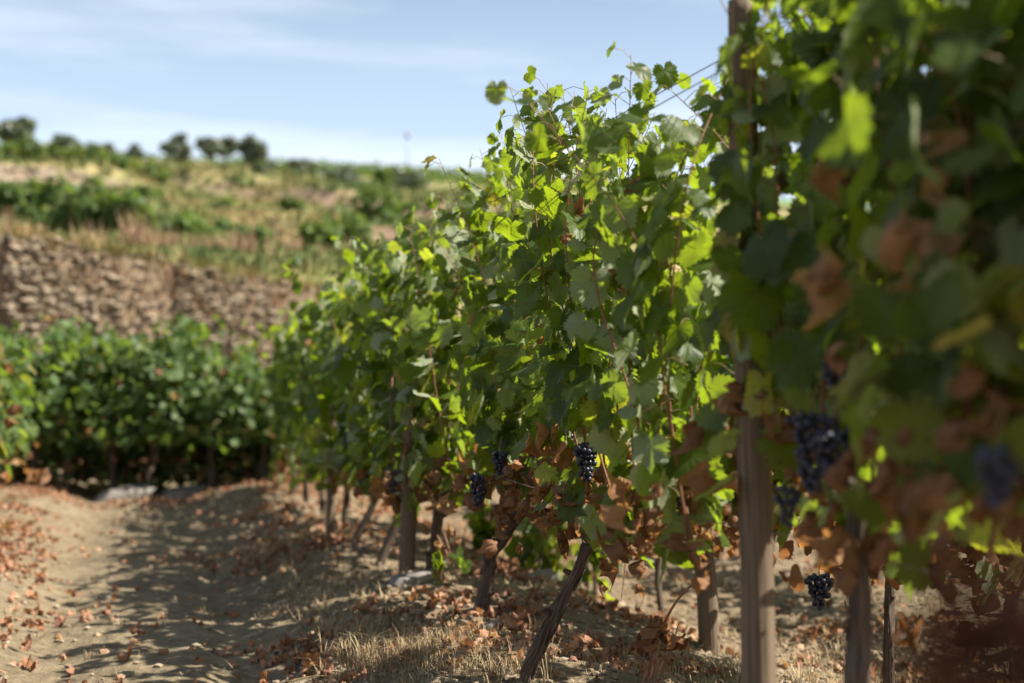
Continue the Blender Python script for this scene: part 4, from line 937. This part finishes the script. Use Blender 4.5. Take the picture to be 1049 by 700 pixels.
tag(link('leaf_litter', mb.data('leaf_litter', M_LITTER)), 'small dead leaves and leaf scraps carpeting the ground', None, None, 'stuff')
# stones
def stone_density(x, y):
    lat = (x - rowx(y)) * 0.966
    return np.clip(0.12 + 0.8 * sstep(-1.1, -0.4, lat) + 0.3 * sstep(-1.8, -2.3, lat), 0, 1)
q = scatter(18000, stone_density, xr, (3.4, 12), 1.4); z = gh(q[:, 0], q[:, 1]); mb = MB(); V0, F0 = ICO1
n = len(q); s = 0.003 + 0.015 * rng.uniform(size=n) ** 2.5
W = V0[None] * (1 + rng.normal(0, 0.16, (n, len(V0), 3))) * s[:, None, None] * np.stack([rng.uniform(0.8, 1.4, n), rng.uniform(0.8, 1.4, n), rng.uniform(0.5, 0.9, n)], 1)[:, None, :] + np.stack([q[:, 0], q[:, 1], z + s * 0.3], 1)[:, None, :]
mb.add(W.reshape(-1, 3), (F0[None] + (np.arange(n) * len(V0))[:, None, None]).reshape(-1, 3), None, np.repeat(rng.uniform(0.1, 0.9, n), len(V0)))
M_GRAVEL = simple('gravel_stone', [(0.0, (0.13, 0.098, 0.066)), (0.5, (0.235, 0.182, 0.122)), (1.0, (0.33, 0.268, 0.19))], scale=14, attr='tint', amix=0.75, rough=0.92)
tag(link('gravel', mb.data('gravel', M_GRAVEL, smooth=False)), 'earth clods and gravel under the vines', None, None, 'stuff')
stm = []
for k in range(8):
    mb = MB(); stone_mesh(mb, np.zeros(3), (2, 1.6, 1.1), 0, 900 + k, rng.uniform(0.2, 0.9)); stm.append(mb.data('stone', M_GRAVEL, smooth=True))
M_ROCK = simple('grey_rock', [(0.0, (0.10, 0.09, 0.08)), (0.5, (0.19, 0.175, 0.155)), (1.0, (0.30, 0.27, 0.23))], scale=2.0, detail=6, rough=0.92, bump=0.5, bdist=0.05)
for k, (x, y) in enumerate(scatter(70, stone_density, xr, (4.3, 9.0), 1.3)):
    o = link('stone', stm[k % 8]); s = rng.uniform(0.012, 0.032); o.scale = (s, s, s); o.location = (x, y, smooth_gh(x, y) + s * 0.25); o.rotation_euler = (rng.normal(0, 0.3), rng.normal(0, 0.3), rng.uniform(0, 6.3))
    tag(o, 'small rounded pale stone half sunk in the soil', 'stone', 'small stones in the soil')
for (px, py, z_, s, lab) in [(424, 606, 6.9, 0.075, 'flat grey slab of rock on the bank right of the round wooden post'), (548, 606, 7.6, 0.07, 'grey rock behind the crooked vine trunk'), (380, 508, 13.4, 0.0, ''), (128, 500, 14.0, 0.17, 'pale boulder at the foot of the hedge, left of its trunks'), (190, 497, 14.3, 0.16, 'pale boulder between two trunks of the hedge'), (505, 645, 5.7, 0.03, 'round stone beside the foot of the crooked trunk'), (452, 635, 5.9, 0.03, 'round pinkish stone on the edge of the grassy bank')]:
    if s == 0: continue
    p = at(px, py, z_); o = link('rock', stm[int(rng.integers(8))].copy()); o.scale = (s * 1.5, s, s * 0.8); o.location = (p[0], p[1], smooth_gh(p[0], p[1]) + s * 0.2); o.rotation_euler = (0.1, -0.1, rng.uniform(0, 1)); o.data.materials[0] = M_ROCK; tag(o, lab, 'rock')
# dry grass on the bank
def grass_density(x, y):
    lat = (x - rowx(y)) * 0.966
    return np.clip((0.75 * np.exp(-((lat + 0.48) / 0.2) ** 2) + 0.35 * sstep(0.1, 0.6, lat)) * np.clip(0.5 + 1.2 * vnoise(x * 1.3, y * 1.3, seed=41), 0, 1) + 0.008 + 0.3 * np.exp(-((lat + 2.45) / 0.25) ** 2), 0, 1)
q = scatter(2300, grass_density, xr, (3.6, 13), 1.5); z = gh(q[:, 0], q[:, 1])
mb = MB(); blades(mb, np.stack([q[:, 0], q[:, 1], z - 0.005], 1), rng.uniform(0.04, 0.11, len(q)), 0.04, 10, rng.uniform(0.2, 0.9, len(q)), w=0.0016, seed=71, curve=1.3)
tag(link('dry_grass', mb.data('dry_grass', M_STRAW)), 'short dry straw grass on the bank', None, None, 'stuff')
TG = 'dry grass tufts on the bank below the vines'
for k, (px, py, z_, lab) in enumerate([(425, 655, 5.35, 'widest straw tuft on the bank at the edge of the path'), (455, 668, 5.25, 'straw tuft on the bank beside the widest one'), (440, 690, 5.0, 'lowest straw tuft, at the bottom edge below the bank'), (480, 655, 5.4, 'straw tuft at the foot of the crooked trunk, path side'), (390, 640, 5.8, 'small straw tuft left on the bank by the path'), (412, 672, 5.2, 'straw tuft hanging down the bank towards the path'), (530, 672, 5.0, 'thin straw tuft against the leaning trunk')]):
    p = at(px, py, z_); p[2] = smooth_gh(p[0], p[1]) - 0.01
    r_ = np.random.default_rng(950 + k); mb = MB(); n = 60
    blades(mb, p + np.stack([r_.normal(0, 0.13, n), r_.normal(0, 0.10, n), np.zeros(n)], 1), r_.uniform(0.05, 0.12, n), 0.035, 9, r_.uniform(0.2, 0.9, n), w=0.0012, seed=950 + k, curve=1.6)
    tag(link('grass_tuft', mb.data('grass_tuft', M_STRAW, origin=p), None, p), lab, 'grass tuft', TG)
# dead reddish weed by the near post
p = at(655, 690, 4.35); p[2] = smooth_gh(p[0], p[1])
r_ = np.random.default_rng(5); root = empty('dead_weed', p); tag(root, 'dead reddish weed with a crumpled leaf head left of the near post', 'weed')
mb = MB()
for k in range(9):
    e = p + np.array([0.05 + r_.normal(0, 0.05), r_.normal(0, 0.04), r_.uniform(0.16, 0.30)]); V, F, uv = tube(spline([p + np.array([r_.normal(0, 0.02), r_.normal(0, 0.02), -0.02]), (p + e) / 2 + r_.normal(0, 0.015, 3), e], 10), np.linspace(0.003, 0.0015, 10), 5); mb.add(V, F, uv)
V, F, uv = tube(spline([p + np.array([0.05, 0, 0.22]), p + np.array([0.12, 0, 0.34]), p + np.array([0.22, 0.03, 0.42])], 12), np.linspace(0.005, 0.003, 12), 6); mb.add(V, F, uv)
mb.part('stem', M_CANE, root)
mb = MB(); put_leaves(mb, p + np.array([0.05, 0, 0.24]) + r_.normal(0, 0.035, (14, 3)), r_.normal(0, 1, (14, 3)), r_.normal(0, 1, (14, 3)), 0.05, CRISP, r_.uniform(0, 0.35, 14)); mb.part('dead_leaves', M_DRY, root)
# green seedlings behind the main row
GG = 'low green suckers behind the main row'
for k, (px, py, z_, h, lab) in enumerate([(545, 585, 8.2, 0.32, 'bright green sucker seen between the two trunks in focus'), (565, 575, 8.6, 0.28, 'smaller green sucker just right of the bright one'), (610, 590, 8.0, 0.25, 'green sucker behind the top of the leaning trunk'), (500, 570, 8.8, 0.25, 'green sucker left of the crooked trunk, far side of the row')]):
    p = at(px, py, z_); p[2] = smooth_gh(p[0], p[1])
    bush('vine_sucker', p, (0.17, 0.15, h), 55, 0.055, M_LEAF_FAR, lab, 'sucker', GG, (0.75, 0.97), 980 + k)  # bright yellowish tint puts sunlight into the leaf colour of these shaded suckers
# twigs on the path
for k, (px, py, z_, ln, a, lab) in enumerate([(285, 660, 5.25, 0.26, 0.3, 'thin dry twig with a fork lying on the path by the brown leaf'), (240, 640, 5.6, 0.16, 2.2, 'short dry twig lying on the shaded path'), (490, 690, 4.95, 0.3, 0.9, 'pale dry twig leaning on the soil near the leaning trunk')]):
    p = at(px, py, z_); p[2] = smooth_gh(p[0], p[1]) + 0.012; e = p + np.array([math.cos(a) * ln, math.sin(a) * ln * 0.6, 0.02]); mb = MB()
    V, F, uv = tube(spline([p, (p + e) / 2 + np.array([0, 0.02, 0.012]), e], 12), np.linspace(0.004, 0.002, 12), 6); mb.add(V, F, uv)
    V, F, uv = tube(spline([(p + e) / 2 + np.array([0, 0.02, 0.012]), (p + e) / 2 + np.array([0.05, 0.06, 0.02])], 6), np.linspace(0.0025, 0.0012, 6), 5); mb.add(V, F, uv)
    tag(link('twig', mb.data('twig', M_STRAW, origin=p), None, p), lab, 'twig')
